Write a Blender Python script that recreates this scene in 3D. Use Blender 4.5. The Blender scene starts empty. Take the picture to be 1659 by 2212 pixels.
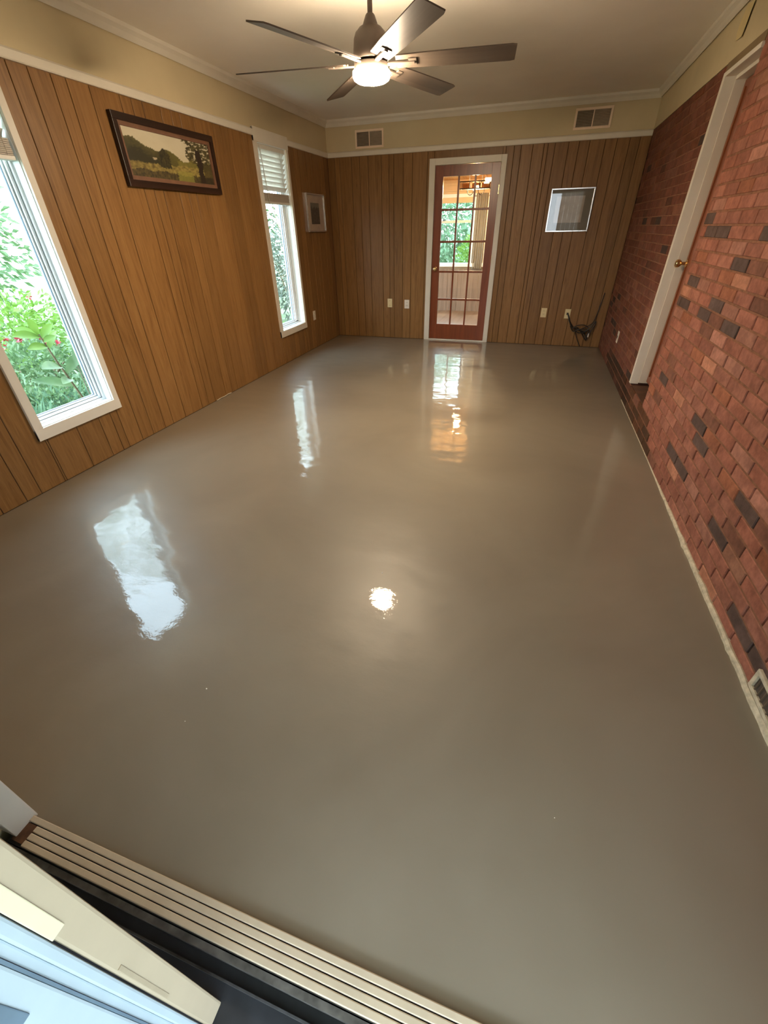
import bpy, bmesh, math, random
from mathutils import Vector, Matrix, noise
random.seed(7)
S = bpy.context.scene
COL = S.collection
PI = math.pi

# ------------------------------------------------------------------ camera
IMG_W, IMG_H = 1659.0, 2212.0
F_PX = 905.55
CAM = Vector((2.872, -0.816, 1.401))
R_RIGHT = Vector((0.953173, 0.301893, -0.017921))
R_DOWN = Vector((0.154771, -0.537857, -0.828708))
R_FWD = Vector((-0.259820, 0.787128, -0.559395))
cd = bpy.data.cameras.new('camera')
cam = bpy.data.objects.new('camera', cd)
COL.objects.link(cam)
m = Matrix((R_RIGHT, -R_DOWN, -R_FWD)).transposed().to_4x4()
m.translation = CAM
cam.matrix_world = m
cd.sensor_fit = 'HORIZONTAL'
cd.sensor_width = 36.0
cd.lens = 36.0 * F_PX / IMG_W
cd.clip_start = 0.01
cd.clip_end = 300
S.camera = cam

# ------------------------------------------------------------------ view, world, sun
S.view_settings.view_transform = 'Standard'
S.view_settings.look = 'None'
S.view_settings.exposure = 0.18
S.view_settings.gamma = 1.0
S.view_settings.use_curve_mapping = False
S.cycles.use_denoising = True
S.cycles.max_bounces = 10
S.cycles.diffuse_bounces = 5
S.cycles.glossy_bounces = 5
S.cycles.transparent_max_bounces = 16
S.cycles.sample_clamp_indirect = 6.0
S.cycles.caustics_reflective = False
S.cycles.caustics_refractive = False

SKY_STRENGTH = 13.0
SUN_STRENGTH = 2.5
LAMP_STRENGTH = 470.0

w = bpy.data.worlds.new('world')
S.world = w
w.use_nodes = True
wn = w.node_tree
wn.nodes.clear()
wo = wn.nodes.new('ShaderNodeOutputWorld')
bg = wn.nodes.new('ShaderNodeBackground')
tc = wn.nodes.new('ShaderNodeTexCoord')
sx = wn.nodes.new('ShaderNodeSeparateXYZ')
rmp = wn.nodes.new('ShaderNodeValToRGB')
rmp.color_ramp.elements[0].position = 0.0
rmp.color_ramp.elements[0].color = (0.82, 0.93, 1.0, 1)
rmp.color_ramp.elements[1].position = 0.9
rmp.color_ramp.elements[1].color = (0.58, 0.79, 1.0, 1)
wn.links.new(tc.outputs['Generated'], sx.inputs[0])
wn.links.new(sx.outputs['Z'], rmp.inputs[0])
wn.links.new(rmp.outputs[0], bg.inputs['Color'])
bg.inputs['Strength'].default_value = SKY_STRENGTH
wn.links.new(bg.outputs[0], wo.inputs['Surface'])

sd = bpy.data.lights.new('sun', 'SUN')
sd.energy = SUN_STRENGTH
sd.angle = math.radians(8)
sd.color = (1.0, 0.96, 0.88)
sun = bpy.data.objects.new('sun', sd)
COL.objects.link(sun)
sun.rotation_euler = Vector((0.25, 0.75, 1.6)).to_track_quat('Z', 'Y').to_euler()
sun.location = (3, 8, 14)

# ------------------------------------------------------------------ materials
def srgb(r, g, b):
    def f(c):
        c /= 255.0
        return c / 12.92 if c <= 0.04045 else ((c + 0.055) / 1.055) ** 2.4
    return (f(r), f(g), f(b), 1.0)

class NT:
    def __init__(self, name):
        self.m = bpy.data.materials.new(name)
        self.m.use_nodes = True
        self.t = self.m.node_tree
        self.b = self.t.nodes['Principled BSDF']
        self.out = self.t.nodes['Material Output']
    def n(self, typ, **kw):
        nd = self.t.nodes.new(typ)
        for k, v in kw.items():
            setattr(nd, k, v)
        return nd
    def l(self, a, b):
        self.t.links.new(a, b)
    def coords(self, scale=(1, 1, 1), rnd=0.0):
        tcn = self.n('ShaderNodeTexCoord')
        mp = self.n('ShaderNodeMapping')
        mp.inputs['Scale'].default_value = scale
        self.l(tcn.outputs['Object'], mp.inputs['Vector'])
        if rnd:
            oi = self.n('ShaderNodeObjectInfo')
            mu = self.n('ShaderNodeMath', operation='MULTIPLY')
            mu.inputs[1].default_value = rnd
            self.l(oi.outputs['Random'], mu.inputs[0])
            cx = self.n('ShaderNodeCombineXYZ')
            for i in range(3):
                self.l(mu.outputs[0], cx.inputs[i])
            self.l(cx.outputs[0], mp.inputs['Location'])
        return mp.outputs['Vector']
    def noise(self, vec, scale, detail=3.0, rough=0.55, dist=0.0):
        nz = self.n('ShaderNodeTexNoise')
        nz.inputs['Scale'].default_value = scale
        nz.inputs['Detail'].default_value = detail
        nz.inputs['Roughness'].default_value = rough
        nz.inputs['Distortion'].default_value = dist
        self.l(vec, nz.inputs['Vector'])
        return nz.outputs[0]
    def ramp(self, fac, stops):
        r = self.n('ShaderNodeValToRGB')
        e = r.color_ramp.elements
        while len(e) < len(stops):
            e.new(0.5)
        for i, (p, c) in enumerate(stops):
            e[i].position = p
            e[i].color = c
        self.l(fac, r.inputs[0])
        return r.outputs[0]
    def mix(self, fac, a, b, mode='MIX'):
        mx = self.n('ShaderNodeMix', data_type='RGBA', blend_type=mode)
        if isinstance(fac, (int, float)):
            mx.inputs['Factor'].default_value = fac
        else:
            self.l(fac, mx.inputs['Factor'])
        for sock, v in ((mx.inputs[6], a), (mx.inputs[7], b)):
            if isinstance(v, tuple):
                sock.default_value = v
            else:
                self.l(v, sock)
        return mx.outputs[2]
    def bump(self, h, strength=0.2, dist=0.01):
        bp = self.n('ShaderNodeBump')
        bp.inputs['Strength'].default_value = strength
        bp.inputs['Distance'].default_value = dist
        self.l(h, bp.inputs['Height'])
        self.l(bp.outputs[0], self.b.inputs['Normal'])
        return bp

def plain(name, color, rough=0.5, metal=0.0, var=0.12, scale=12.0, bump=0.0, spec=0.5):
    t = NT(name)
    v = t.coords()
    nz = t.noise(v, scale)
    c2 = tuple(min(1, c * (1 - var)) for c in color[:3]) + (1,)
    c1 = tuple(min(1, c * (1 + var)) for c in color[:3]) + (1,)
    t.l(t.ramp(nz, [(0.3, c2), (0.7, c1)]), t.b.inputs['Base Color'])
    t.b.inputs['Roughness'].default_value = rough
    t.b.inputs['Metallic'].default_value = metal
    t.b.inputs['Specular IOR Level'].default_value = spec
    if bump:
        t.bump(t.noise(v, scale * 8), bump, 0.002)
    return t.m

def glass_mat(name, tint=(0.96, 0.99, 0.98, 1), ior=1.45):
    t = NT(name)
    t.t.nodes.remove(t.b)
    tr = t.n('ShaderNodeBsdfTransparent')
    tr.inputs[0].default_value = tint
    gl = t.n('ShaderNodeBsdfGlossy')
    gl.inputs['Roughness'].default_value = 0.01
    lw = t.n('ShaderNodeLayerWeight')
    lw.inputs['Blend'].default_value = 0.5
    pw = t.n('ShaderNodeMath', operation='POWER')
    pw.inputs[1].default_value = 5.0
    t.l(lw.outputs['Facing'], pw.inputs[0])
    fr = t.n('ShaderNodeMath', operation='MULTIPLY_ADD')
    f0 = ((ior - 1) / (ior + 1)) ** 2
    fr.inputs[1].default_value = 0.7
    fr.inputs[2].default_value = f0
    t.l(pw.outputs[0], fr.inputs[0])
    mx = t.n('ShaderNodeMixShader')
    t.l(fr.outputs[0], mx.inputs[0])
    t.l(tr.outputs[0], mx.inputs[1])
    t.l(gl.outputs[0], mx.inputs[2])
    t.l(mx.outputs[0], t.out.inputs['Surface'])
    return t.m

def floor_mat():
    t = NT('wet_cement')
    v = t.coords()
    big = t.noise(v, 0.9, 4.0, 0.55, 0.8)
    col = t.ramp(big, [(0.3, (0.180, 0.150, 0.110, 1)), (0.55, (0.212, 0.179, 0.133, 1)), (0.75, (0.236, 0.203, 0.155, 1))])
    t.l(col, t.b.inputs['Base Color'])
    t.b.inputs['Roughness'].default_value = 0.42
    t.b.inputs['IOR'].default_value = 1.45
    t.b.inputs['Coat Weight'].default_value = 1.0
    t.b.inputs['Coat Roughness'].default_value = 0.012
    t.b.inputs['Coat IOR'].default_value = 1.45
    v2 = t.coords((1.0, 1.6, 1.0))
    h1 = t.noise(v2, 5.0, 1.0, 0.4)
    h2 = t.noise(v, 130.0, 2.0, 0.5)
    h3 = t.noise(v2, 24.0, 2.0, 0.5)
    a3 = t.n('ShaderNodeMath', operation='MULTIPLY_ADD')
    a3.inputs[1].default_value = 0.10
    t.l(h3, a3.inputs[0])
    t.l(h1, a3.inputs[2])
    ad = t.n('ShaderNodeMath', operation='MULTIPLY_ADD')
    ad.inputs[1].default_value = 0.034
    t.l(h2, ad.inputs[0])
    t.l(a3.outputs[0], ad.inputs[2])
    bp_ = t.bump(ad.outputs[0], 0.30, 0.011)
    t.l(bp_.outputs[0], t.b.inputs['Coat Normal'])
    return t.m

def panel_mat():
    t = NT('oak_panelling')
    v = t.coords((1, 1, 0.07), 9.0)
    g1 = t.noise(v, 26.0, 6.0, 0.68, 1.4)
    v2 = t.coords((1, 1, 0.035), 5.0)
    g2 = t.noise(v2, 150.0, 3.0, 0.7)
    base = t.ramp(g1, [(0.26, (0.155, 0.072, 0.021, 1)), (0.45, (0.235, 0.118, 0.038, 1)), (0.75, (0.30, 0.160, 0.056, 1))])
    fine = t.ramp(g2, [(0.35, (0.74, 0.70, 0.66, 1)), (0.6, (1, 1, 1, 1))])
    c = t.mix(0.6, base, fine, 'MULTIPLY')
    oi = t.n('ShaderNodeObjectInfo')
    tone = t.ramp(oi.outputs['Random'], [(0, (0.84, 0.82, 0.80, 1)), (1, (1.08, 1.06, 1.04, 1))])
    c = t.mix(1.0, c, tone, 'MULTIPLY')
    t.l(c, t.b.inputs['Base Color'])
    t.b.inputs['Roughness'].default_value = 0.40
    t.b.inputs['Specular IOR Level'].default_value = 0.32
    t.bump(g2, 0.12, 0.001)
    return t.m

def brick_mat():
    t = NT('fired_brick')
    at = t.n('ShaderNodeAttribute')
    at.attribute_name = 'tone'
    v = t.coords((1, 1, 1), 6.0)
    nz = t.noise(v, 38.0, 4.0, 0.65)
    blot = t.noise(v, 9.0, 2.0, 0.5)
    sh = t.ramp(nz, [(0.28, (0.72, 0.70, 0.68, 1)), (0.7, (1.16, 1.14, 1.12, 1))])
    c = t.mix(1.0, at.outputs['Color'], sh, 'MULTIPLY')
    sh2 = t.ramp(blot, [(0.42, (0.8, 0.78, 0.76, 1)), (0.6, (1.05, 1.05, 1.05, 1))])
    c = t.mix(1.0, c, sh2, 'MULTIPLY')
    t.l(c, t.b.inputs['Base Color'])
    t.b.inputs['Roughness'].default_value = 0.75
    t.b.inputs['Specular IOR Level'].default_value = 0.3
    t.bump(nz, 0.35, 0.003)
    return t.m

def wood_mat(name, dark, light, axis='z', rough=0.35, sc=24.0):
    t = NT(name)
    s = {'z': (1, 1, 0.06), 'x': (0.06, 1, 1), 'y': (1, 0.06, 1)}[axis]
    v = t.coords(s, 4.0)
    g = t.noise(v, sc, 4.0, 0.6, 0.4)
    t.l(t.ramp(g, [(0.3, dark), (0.7, light)]), t.b.inputs['Base Color'])
    t.b.inputs['Roughness'].default_value = rough
    return t.m

def emit(name, color, strength):
    t = NT(name)
    t.t.nodes.remove(t.b)
    e = t.n('ShaderNodeEmission')
    e.inputs[0].default_value = color
    e.inputs[1].default_value = strength
    t.l(e.outputs[0], t.out.inputs['Surface'])
    return t.m

def leaf_mat(name, c1, c2, trans=0.35):
    t = NT(name)
    v = t.coords()
    nz = t.noise(v, 6.0, 2.0)
    col = t.ramp(nz, [(0.32, c1), (0.68, c2)])
    t.l(col, t.b.inputs['Base Color'])
    t.b.inputs['Roughness'].default_value = 0.5
    tl = t.n('ShaderNodeBsdfTranslucent')
    t.l(col, tl.inputs[0])
    mx = t.n('ShaderNodeMixShader')
    mx.inputs[0].default_value = trans
    t.l(t.b.outputs[0], mx.inputs[1])
    t.l(tl.outputs[0], mx.inputs[2])
    t.l(mx.outputs[0], t.out.inputs['Surface'])
    return t.m

M = {}
M['floor'] = floor_mat()
M['panel'] = panel_mat()
M['brick'] = brick_mat()
M['groove'] = plain('dark_groove', (0.035, 0.014, 0.006, 1), 0.9)
M['mortar'] = plain('brown_mortar', (0.20, 0.085, 0.045, 1), 0.95, var=0.25, scale=30)
M['joint'] = plain('deep_joint', (0.06, 0.02, 0.01, 1), 0.95, var=0.3)
M['frieze'] = plain('tan_paint', srgb(196, 180, 146), 0.7, var=0.05, scale=3, bump=0.05)
M['ceiling'] = plain('ceiling_paint', srgb(240, 233, 222), 0.85, var=0.03, scale=2, bump=0.15)
M['trim'] = plain('white_trim_paint', srgb(214, 206, 192), 0.45, var=0.04, scale=5)
M['vinyl'] = plain('white_vinyl', srgb(238, 243, 244), 0.4, var=0.02)
M['gasket'] = plain('grey_gasket', srgb(88, 108, 124), 0.6)
M['glass'] = glass_mat('window_glass')
M['picglass'] = glass_mat('picture_glass', (0.97, 0.97, 0.97, 1), 1.35)
M['mahogany'] = wood_mat('mahogany', (0.15, 0.034, 0.012, 1), (0.24, 0.06, 0.02, 1), 'z', 0.3)
M['darkframe'] = wood_mat('dark_walnut', (0.012, 0.005, 0.003, 1), (0.030, 0.011, 0.006, 1), 'y', 0.35)
M['matboard'] = plain('brown_mat_board', (0.16, 0.075, 0.04, 1), 0.6)
M['silver'] = plain('silver_frame', (0.75, 0.75, 0.76, 1), 0.2, 0.9, var=0.05)
M['greymat'] = plain('grey_mat_board', srgb(112, 106, 96), 0.6, var=0.04)
M['paper'] = plain('print_paper', srgb(196, 176, 158), 0.7, var=0.1, scale=9)
M['ivory'] = plain('ivory_plate', srgb(214, 194, 148), 0.4, var=0.03)
M['whiteplate'] = plain('white_plate', srgb(222, 212, 196), 0.4, var=0.03)
M['slotdark'] = plain('slot_dark', (0.02, 0.018, 0.015, 1), 0.7)
M['cable'] = plain('black_cable', (0.018, 0.013, 0.01, 1), 0.5)
M['brass'] = plain('brass', (0.72, 0.50, 0.24, 1), 0.22, 1.0, var=0.08)
M['fanbody'] = plain('bronze_fan', (0.17, 0.135, 0.11, 1), 0.42, 0.35, var=0.08)
M['blade'] = wood_mat('fan_blade', (0.075, 0.055, 0.042, 1), (0.125, 0.095, 0.074, 1), 'x', 0.45, 16)
M['lens'] = emit('lit_lens', (1.0, 0.79, 0.54, 1), LAMP_STRENGTH)
M['vent'] = plain('vent_frame', srgb(232, 208, 184), 0.5, var=0.04)
M['ventdark'] = plain('vent_dark', srgb(80, 68, 58), 0.8)
M['ventslat'] = plain('vent_slat', srgb(150, 134, 114), 0.55)
M['slat'] = plain('blind_slat', srgb(214, 210, 200), 0.4, var=0.04)
M['slatdim'] = plain('blind_stack', srgb(176, 166, 152), 0.5, var=0.05)
M['sill'] = plain('beige_aluminium', srgb(192, 177, 154), 0.4, var=0.08, scale=14)
M['channel'] = plain('dirty_channel', (0.012, 0.013, 0.017, 1), 0.65, var=0.7, scale=10)
M['beige'] = plain('beige_vinyl', srgb(172, 159, 136), 0.4, var=0.04)
M['screenframe'] = plain('pale_aluminium', srgb(164, 180, 190), 0.4, var=0.04)
M['leafE'] = leaf_mat('leaf_mint', (0.12, 0.21, 0.11, 1), (0.28, 0.40, 0.26, 1))
M['cream'] = plain('cream_vinyl', srgb(208, 200, 172), 0.35, var=0.03)
M['foam'] = plain('foam_edge', srgb(186, 174, 150), 0.85, var=0.25, scale=40, bump=0.4)
M['grit'] = plain('white_grit', srgb(235, 230, 220), 0.7)
M['concrete'] = plain('patio_concrete', (0.36, 0.35, 0.33, 1), 0.9, var=0.2, scale=5)
M['soil'] = plain('garden_soil', (0.20, 0.25, 0.11, 1), 0.95, var=0.5, scale=5)
M['stem'] = plain('woody_stem', (0.20, 0.15, 0.09, 1), 0.8)
M['leafA'] = leaf_mat('leaf_mid', (0.06, 0.125, 0.045, 1), (0.16, 0.25, 0.11, 1))
M['leafB'] = leaf_mat('leaf_light', (0.10, 0.20, 0.025, 1), (0.17, 0.29, 0.05, 1))
M['leafC'] = leaf_mat('leaf_grey', (0.07, 0.095, 0.065, 1), (0.20, 0.23, 0.19, 1))
M['leafD'] = leaf_mat('leaf_dark', (0.04, 0.085, 0.035, 1), (0.10, 0.17, 0.07, 1))
M['blade_grass'] = leaf_mat('grass_blade', (0.07, 0.16, 0.09, 1), (0.19, 0.31, 0.19, 1))
M['petal'] = leaf_mat('red_petal', (0.30, 0.02, 0.035, 1), (0.42, 0.05, 0.07, 1), 0.2)
M['exterior'] = plain('exterior_siding', (0.55, 0.52, 0.47, 1), 0.8)
M['orangewood'] = wood_mat('orange_pine', (0.55, 0.26, 0.08, 1), (0.75, 0.42, 0.16, 1), 'y', 0.5, 10)
M['greywood'] = wood_mat('grey_brown_boards', (0.20, 0.14, 0.10, 1), (0.32, 0.24, 0.18, 1), 'z', 0.5, 20)
M['sunwall'] = plain('peach_paint', srgb(214, 186, 148), 0.7, var=0.04)
M['sunfloor'] = wood_mat('sunroom_boards', (0.16, 0.105, 0.07, 1), (0.25, 0.175, 0.12, 1), 'y', 0.4, 12)
M['iron'] = plain('wrought_iron', (0.04, 0.03, 0.025, 1), 0.5, 0.4)
M['amber'] = glass_mat('seedy_glass', (0.75, 0.62, 0.5, 1))
M['bulb'] = emit('lit_bulb', (1.0, 0.72, 0.36, 1), 9.0)
M['drape'] = plain('grey_drape', srgb(150, 145, 136), 0.85, var=0.08)

# ------------------------------------------------------------------ mesh helpers
class MB:
    def __init__(self):
        self.v, self.f = [], []
    def add(self, verts, faces):
        o = len(self.v)
        self.v += [tuple(p) for p in verts]
        self.f += [tuple(i + o for i in f) for f in faces]
        return self
    def box(self, x0, x1, y0, y1, z0, z1):
        v = [(x0, y0, z0), (x1, y0, z0), (x1, y1, z0), (x0, y1, z0), (x0, y0, z1), (x1, y0, z1), (x1, y1, z1), (x0, y1, z1)]
        return self.add(v, [(0, 3, 2, 1), (4, 5, 6, 7), (0, 1, 5, 4), (1, 2, 6, 5), (2, 3, 7, 6), (3, 0, 4, 7)])
    def prism(self, poly, axis, a0, a1):
        """extrude a 2D polygon (counter-clockwise) along an axis; poly gives the other two coordinates in order"""
        n = len(poly)
        def p3(p, a):
            return {'x': (a, p[0], p[1]), 'y': (p[0], a, p[1]), 'z': (p[0], p[1], a)}[axis]
        v = [p3(p, a0) for p in poly] + [p3(p, a1) for p in poly]
        f = [tuple(range(n))[::-1], tuple(range(n, 2 * n))] + [(i, (i + 1) % n, n + (i + 1) % n, n + i) for i in range(n)]
        return self.add(v, f)
    def tube(self, pts, r, n=8, r1=None):
        pts = [Vector(p) for p in pts]
        rings = []
        up = Vector((0, 0, 1))
        prev = None
        for i, p in enumerate(pts):
            d = (pts[min(i + 1, len(pts) - 1)] - pts[max(i - 1, 0)]).normalized()
            if prev is None:
                a = d.cross(up)
                if a.length < 1e-3:
                    a = d.cross(Vector((1, 0, 0)))
                a.normalize()
            else:
                a = (prev - d * prev.dot(d))
                if a.length < 1e-4:
                    a = d.orthogonal()
                a.normalize()
            prev = a
            b = d.cross(a)
            rr = r if r1 is None else r + (r1 - r) * i / max(1, len(pts) - 1)
            rings.append([p + (a * math.cos(2 * PI * k / n) + b * math.sin(2 * PI * k / n)) * rr for k in range(n)])
        v = [q for ring in rings for q in ring]
        f = []
        for i in range(len(rings) - 1):
            for k in range(n):
                f.append((i * n + k, i * n + (k + 1) % n, (i + 1) * n + (k + 1) % n, (i + 1) * n + k))
        f.append(tuple(range(n))[::-1])
        f.append(tuple(range((len(rings) - 1) * n, len(rings) * n)))
        return self.add(v, f)
    def lathe(self, prof, c=(0, 0, 0), n=32, axis='z'):
        v, f = [], []
        for r, h in prof:
            for k in range(n):
                a = 2 * PI * k / n
                p = (r * math.cos(a), r * math.sin(a), h)
                if axis == 'x':
                    p = (h, p[0], p[1])
                elif axis == 'y':
                    p = (p[0], h, p[1])
                v.append((c[0] + p[0], c[1] + p[1], c[2] + p[2]))
        for i in range(len(prof) - 1):
            for k in range(n):
                f.append((i * n + k, i * n + (k + 1) % n, (i + 1) * n + (k + 1) % n, (i + 1) * n + k))
        f.append(tuple(range(n))[::-1])
        f.append(tuple(range((len(prof) - 1) * n, len(prof) * n)))
        return self.add(v, f)
    def build(self, name, mat, parent=None, smooth=False, bevel=0.0):
        me = bpy.data.meshes.new(name)
        me.from_pydata(self.v, [], self.f)
        bm = bmesh.new()
        bm.from_mesh(me)
        bmesh.ops.recalc_face_normals(bm, faces=bm.faces)
        if bevel:
            bmesh.ops.bevel(bm, geom=[e for e in bm.edges], offset=bevel, segments=2, profile=0.6, affect='EDGES')
        bm.to_mesh(me)
        bm.free()
        me.materials.append(M[mat] if isinstance(mat, str) else mat)
        if smooth:
            for p in me.polygons:
                p.use_smooth = True
            try:
                me.set_sharp_from_angle(angle=math.radians(40))
            except Exception:
                pass
        o = bpy.data.objects.new(name, me)
        COL.objects.link(o)
        if parent is not None:
            o.parent = parent
            o.matrix_parent_inverse = parent.matrix_world.inverted() if False else Matrix.Translation(-parent.location)
        return o

def tag(o, label=None, cat=None, group=None, kind=None):
    if label: o['label'] = label
    if cat: o['category'] = cat
    if group: o['group'] = group
    if kind: o['kind'] = kind
    return o

def thing(name, loc, label, cat, group=None):
    o = bpy.data.objects.new(name, None)
    o.empty_display_size = 0.05
    COL.objects.link(o)
    o.location = loc
    return tag(o, label, cat, group)

def struct(o, label, cat):
    return tag(o, label, cat, kind='structure')

def B(*a):
    return MB().box(*a)

# ------------------------------------------------------------------ dimensions
W, L = 3.83, 5.816
Y0 = -0.634                      # inner face of the front wall
ZT0, ZT1 = 2.185, 2.242          # picture rail
ZC = 2.55                        # ceiling
WIN1 = (0.924, 1.482)
WIN2 = (4.055, 4.652)
WZ0, WZ1 = 0.385, 2.145
DX0, DX1, DZ = 1.458, 2.262, 2.046   # back door leaf

# ------------------------------------------------------------------ floor, ceiling
fl = B(-0.002, W + 0.01, Y0 - 0.003, L + 0.004, -0.12, 0.0).build('floor', 'floor')
struct(fl, 'freshly poured wet grey brown levelling cement floor, glossy and reflecting the windows', 'floor')
ce = B(-0.2, W + 0.25, Y0 - 0.2, L + 0.14, ZC, ZC + 0.22).build('ceiling', 'ceiling')
struct(ce, 'flat off white painted ceiling above the fan', 'ceiling')

# ------------------------------------------------------------------ left wall
wl = MB()
for y0, y1, z0, z1 in [(Y0 - 0.15, WIN1[0], -0.15, ZC), (WIN1[0], WIN1[1], -0.15, WZ0), (WIN1[0], WIN1[1], WZ1, ZC),
                       (WIN1[1], WIN2[0], -0.15, ZC), (WIN2[0], WIN2[1], -0.15, WZ0), (WIN2[0], WIN2[1], WZ1, ZC),
                       (WIN2[1], L + 0.14, -0.15, ZC)]:
    wl.box(-0.15, -0.008, y0, y1, z0, z1)
wl = wl.build('wall_left', 'groove')
struct(wl, 'left wall of grooved brown wood panelling with two narrow windows', 'wall')
B(-0.008, 0.0, Y0, L, ZT0, ZC).build('frieze', 'frieze', wl)
B(-0.16, -0.15, Y0 - 0.15, WIN1[0], -0.15, ZC).build('outer_siding', 'exterior', wl)

gl = [Y0, -0.52, -0.41, -0.27, -0.09, 0.04, 0.13, 0.25, 0.40, 0.49, 0.64, 0.74, 0.91, 1.14, 1.32, 1.42, 1.62, 1.74, 1.88, 1.98,
      2.14, 2.38, 2.48, 2.58, 2.76, 2.87, 2.97, 3.13, 3.38, 3.49, 3.61, 3.81, 3.93, 4.03, 4.19, 4.35, 4.44, 4.62, 4.72, 4.86,
      4.96, 5.14, 5.26, 5.36, 5.56, 5.68, L]
def left_plank(y0, y1, z0, z1):
    if y1 - y0 < 0.008: return
    g = 0.0024
    MB().prism([(-0.0075, y0 + g), (-0.0015, y0 + g), (0.0, y0 + 2 * g), (0.0, y1 - 2 * g), (-0.0015, y1 - g), (-0.0075, y1 - g)], 'z', z0, z1).build('plank', 'panel', wl)
for a, b in zip(gl[:-1], gl[1:]):
    cuts = [a, b]
    for wy in (WIN1, WIN2):
        for e in wy:
            if a < e < b: cuts.append(e)
    cuts.sort()
    # planks stay whole unless a window takes a bite out of them
    segs = list(zip(cuts[:-1], cuts[1:]))
    for (p, q_) in segs:
        mid = (p + q_) / 2
        inw = any(wy[0] < mid < wy[1] for wy in (WIN1, WIN2))
        left_plank(p, q_, 0.004, WZ0 if inw else ZT0)
MB().tube([(0.004, 2.60, 0.004), (0.012, 2.66, 0.012), (0.008, 2.72, 0.005), (0.014, 2.78, 0.014), (0.005, 2.84, 0.004)], 0.004, 6).build('splinter', 'foam', wl)

# ------------------------------------------------------------------ back wall
wb = MB()
wb.box(-0.15, DX0 - 0.01, L + 0.008, L + 0.14, -0.15, ZC)
wb.box(DX1 + 0.01, W + 0.15, L + 0.008, L + 0.14, -0.15, ZC)
wb.box(DX0 - 0.01, DX1 + 0.01, L + 0.008, L + 0.14, DZ + 0.008, ZC)
wb = wb.build('wall_back', 'groove')
struct(wb, 'back wall of grooved brown wood panelling around the glazed door', 'wall')
B(0, W, L, L + 0.008, ZT0, ZC).build('frieze', 'frieze', wb)
gb = [0.0, 0.10, 0.172, 0.337, 0.45, 0.568, 0.747, 0.85, 0.914, 1.04, 1.161, 1.356, 1.44, 1.458]
gb2 = [2.262, 2.30, 2.392, 2.47, 2.60, 2.724, 2.767, 2.843, 2.99, 3.10, 3.211, 3.373, 3.491, 3.62, 3.72, W]
for lst in (gb, gb2):
    for a, b in zip(lst[:-1], lst[1:]):
        g = 0.0024
        MB().prism([(a + g, L + 0.0075), (a + g, L + 0.0015), (a + 2 * g, L), (b - 2 * g, L), (b - g, L + 0.0015), (b - g, L + 0.0075)], 'z', 0.004, ZT0).build('plank', 'panel', wb)
B(DX0, DX1, L, L + 0.0075, DZ + 0.008, ZT0).build('plank', 'panel', wb)

# ------------------------------------------------------------------ right wall of brick
DY0, DY1 = 2.87, 3.43            # closet door opening
DZ0, DZ1 = 0.20, 2.165
wr = MB()
X0 = W + 0.014
for y0, y1, z0, z1 in [(Y0 - 0.15, DY0, -0.15, ZC), (DY1 + 0.002, L + 0.14, -0.15, ZC), (DY0, DY1 + 0.002, -0.15, DZ0 - 0.012), (DY0, DY1 + 0.002, DZ1 + 0.02, ZC)]:
    wr.box(X0, W + 0.16, y0, y1, z0, z1)
wr = wr.build('wall_right', 'joint')
struct(wr, 'right wall of red brick laid in running bond with scattered dark bricks', 'wall')
MB().box(W - 0.001, X0, Y0, L, 2.236, ZC).build('frieze', 'frieze', wr)

CH, BL = 0.066, 0.2135
DARK = [(2.45, 1.33), (2.62, 1.33), (1.92, 1.33), (1.80, 1.33), (1.99, 1.25), (2.68, 1.11), (2.74, .96), (2.14, 1.05), (2.31, .95), (2.61, .48), (1.72, .49), (2.03, .26),
        (1.6, .41), (1.62, .23), (.92, .42), (1.07, .21), (.6, .08), (.67, .1), (.51, .12), (3.67, 1.25), (3.58, 1.87), (4.96, 1.41), (4.29, 1.39),
        (3.56, .23), (5.49, 1.86), (2.75, 1.40), (1.84, .93), (5.3, .66), (5.5, .60), (5.6, .53), (4.9, .36), (5.1, .46), (5.35, .40)]
PAL = {'red': (0.31, 0.118, 0.080), 'red2': (0.295, 0.108, 0.070), 'red3': (0.33, 0.132, 0.090), 'rose': (0.36, 0.16, 0.115), 'pale': (0.43, 0.19, 0.12),
       'orange': (0.31, 0.112, 0.060), 'tan': (0.34, 0.155, 0.10), 'umber': (0.20, 0.082, 0.052), 'dark': (0.10, 0.062, 0.052), 'damp': (0.105, 0.042, 0.017), 'damp2': (0.07, 0.032, 0.014)}
def tone_for(y, z):
    for dy, dz in DARK:
        if abs(y - dy) < BL / 2 and abs(z - dz) < CH / 2:
            return 'dark'
    if 2.23 < y < 5.0 and z < 0.2 * min(1.0, (y - 2.15) / 0.6):
        return random.choice(['damp', 'damp', 'damp2', 'umber'])
    r = random.random()
    for k, p in (('red', .27), ('red2', .23), ('red3', .17), ('orange', .10), ('rose', .11), ('pale', .035), ('tan', .02), ('umber', .045)):
        if r < p: return k
        r -= p
    return 'red2'
def far_tone(y):
    return (0.56, 0.50, 0.45) if y > 3.4 else (1.0, 1.0, 1.0)     # bricks beyond the closet door are toned darker and redder
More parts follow.
